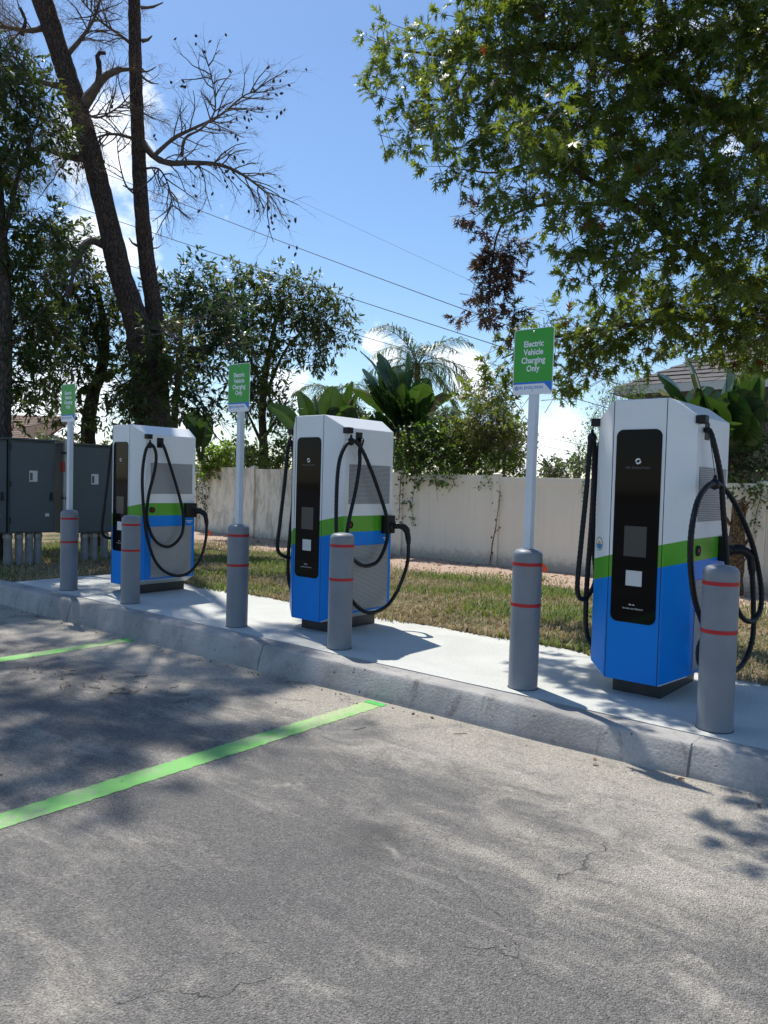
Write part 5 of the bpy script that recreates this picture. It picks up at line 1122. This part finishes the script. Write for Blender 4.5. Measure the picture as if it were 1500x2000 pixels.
# ------------------------------------------------------------------ grass, litter
def grass():
    r = np.random.default_rng(77); n = 92000
    u = r.uniform(-14.5, .6, n); v = 5.78+6.4*r.random(n)**1.1
    n2 = 9000; u = np.r_[u, r.uniform(-15, -9.42, n2)]; v = np.r_[v, r.uniform(4.3, 5.9, n2)]; n3 = 3600; ue = r.uniform(-9.4, .6, n3); ve = 5.81-.07*r.random(n3)**2*(1+np.sin(ue*2.3)+np.sin(ue*5.1+1)).clip(0, 2); u = np.r_[u, ue]; v = np.r_[v, ve]; n = len(u)
    f = np.sin(u*1.3+v*.9)+np.sin(u*2.9-v*1.7+1)+.7*np.sin(u*.6+v*3.1)+r.normal(0, .6, n)
    keep = (v < 11.0+.5*np.sin(u*1.7)+.4*r.normal(0, 1, n)) & ~((v > 10.2) & (r.random(n) < .55))
    keep &= ~((f < -1.2) & (r.random(n) < .5)); u, v, f = u[keep], v[keep], f[keep]; n = len(u)
    z = np.where((v < 5.8) & (u > -9.4), 0., lawn_z(u, v)-.01); h = r.uniform(.028, .08, n)*(1+.45*(f > .8)); az = r.uniform(0, 6.283, n); lean = r.uniform(.1, 1.1, n)
    w = .0065; dx, dy = np.cos(az), np.sin(az); px, py = -dy*w, dx*w
    A = np.stack([u-px, v-py, z], 1); B = np.stack([u+px, v+py, z], 1); m = np.stack([u+dx*h*lean*.35, v+dy*h*lean*.35, z+h*.65], 1)
    Cc = np.stack([u+dx*h*lean, v+dy*h*lean, z+h*(1-.25*lean)], 1); Mv = m+np.stack([px, py, 0*px], 1)*.8; Mu = m-np.stack([px, py, 0*px], 1)*.8
    V = np.stack([A, B, Mu, Mv, Cc], 1); T = np.array([(0, 1, 3), (0, 3, 2), (2, 3, 4)])[None]+(np.arange(n)*5)[:, None, None]
    g_ = f + .5*np.clip(v-7.2, -1.5, 1.2) + r.normal(0, .7, n); mi = np.where(g_ > 1.15, 0, np.where(g_ > .45, 1, 2))
    tag(big_mesh('lawn_grass', V, T, [M['grass_g'], M['grass_o'], M['grass_s']], None, np.repeat(mi, 3)), 'patchy green and straw coloured grass between the pad and the fence', 'grass', kind='stuff')
grass()
def litter():
    r = np.random.default_rng(99)
    def flat(n, fu, fv, zf, size, m, name, label, tv=OVV, curl=.35):
        u = fu(n); v = fv(n); pos = np.stack([u, v, zf(u, v)+.004+.006*r.random(n)], 1); az = r.uniform(0, 6.283, n); d = np.stack([np.cos(az), np.sin(az), r.normal(0, curl*.5, n)], 1)
        V, T = leaf_arrays(tv, LANT, pos, d, size*r.uniform(.5, 1.3, n), r); return V, T
    zr = lambda u, v: np.array([road_z(q) for q in u]); parts = [
        flat(70, lambda n: r.uniform(-11, -.6, n), lambda n: 4.0-abs(r.normal(0, .05, n)), zr, .03, 0, 0, 0),
        flat(26, lambda n: r.normal(-5.3, .5, n), lambda n: r.normal(2.95, .16, n), zr, .035, 0, 0, 0),
        flat(26, lambda n: r.normal(-5.6, .6, n), lambda n: r.normal(2.0, .35, n), zr, .03, 0, 0, 0),
        flat(14, lambda n: r.uniform(-8, -1, n), lambda n: r.uniform(.8, 4, n), zr, .016, 0, 0, 0)]
    V = np.concatenate([p[0] for p in parts]); o = 0; T = []
    for p in parts: T.append(p[1]+o); o += len(p[0])
    tag(big_mesh('road_litter', V, np.concatenate(T), M['litter']), 'dry leaf scraps scattered on the asphalt along the kerb', 'leaf litter', kind='stuff')
    V, T = flat(4200, lambda n: r.uniform(-15, -1.2, n), lambda n: np.r_[r.uniform(9.8, 12.9, n-3000), 5.83+3.2*r.random(3000)**2.2], lambda u, v: lawn_z(u, v)+.01, .075, 0, 0, 0, LANV)
    tag(big_mesh('lawn_litter', V, T, M['litter']), 'dry brown leaves lying on the bare soil along the fence', 'leaf litter', kind='stuff')
    mb = MB(); rr = random.Random(8)
    for k in range(46):
        if k < 26: u, v = rr.gauss(-5.3, .45), rr.gauss(2.95, .13)
        elif k < 38: u, v = rr.gauss(-5.9, .35), rr.gauss(2.15, .25)
        else: u, v = rr.uniform(-8, -2), rr.uniform(1.5, 4)
        a = rr.uniform(0, 6.28); l = rr.uniform(.03, .12); b = rr.gauss(0, .3)
        mb.tube([(u, v, road_z(u)+.006), (u+math.cos(a)*l*.5, v+math.sin(a)*l*.5, road_z(u)+.008), (u+math.cos(a+b)*l, v+math.sin(a+b)*l, road_z(u)+.006)], rr.uniform(.0015, .0035), 4)
    tag(mb.build('twig_debris', M['twig']), 'small brown twigs lying on the asphalt left of the green line', 'twigs', kind='stuff')
    mb = MB()
    for k in range(160):
        u, v = rr.uniform(-7, 0), rr.uniform(.8, 4.0)
        if k % 3 == 0: v = 4.02-abs(rr.gauss(0, .04))
        s0 = rr.uniform(.003, .008); mb.add([(u+s0*rr.uniform(.6, 1.2)*math.cos(q), v+s0*rr.uniform(.6, 1.2)*math.sin(q), road_z(u)+.001) for q in (0, 1.57, 3.14, 4.71)]+[(u+s0*.2, v, road_z(u)+s0*.9)], [(0, 1, 4), (1, 2, 4), (2, 3, 4), (3, 0, 4)])
    tag(mb.build('loose_gravel', M['kerb']), 'pale grit and small stones loose on the asphalt', 'gravel', kind='stuff')
litter()
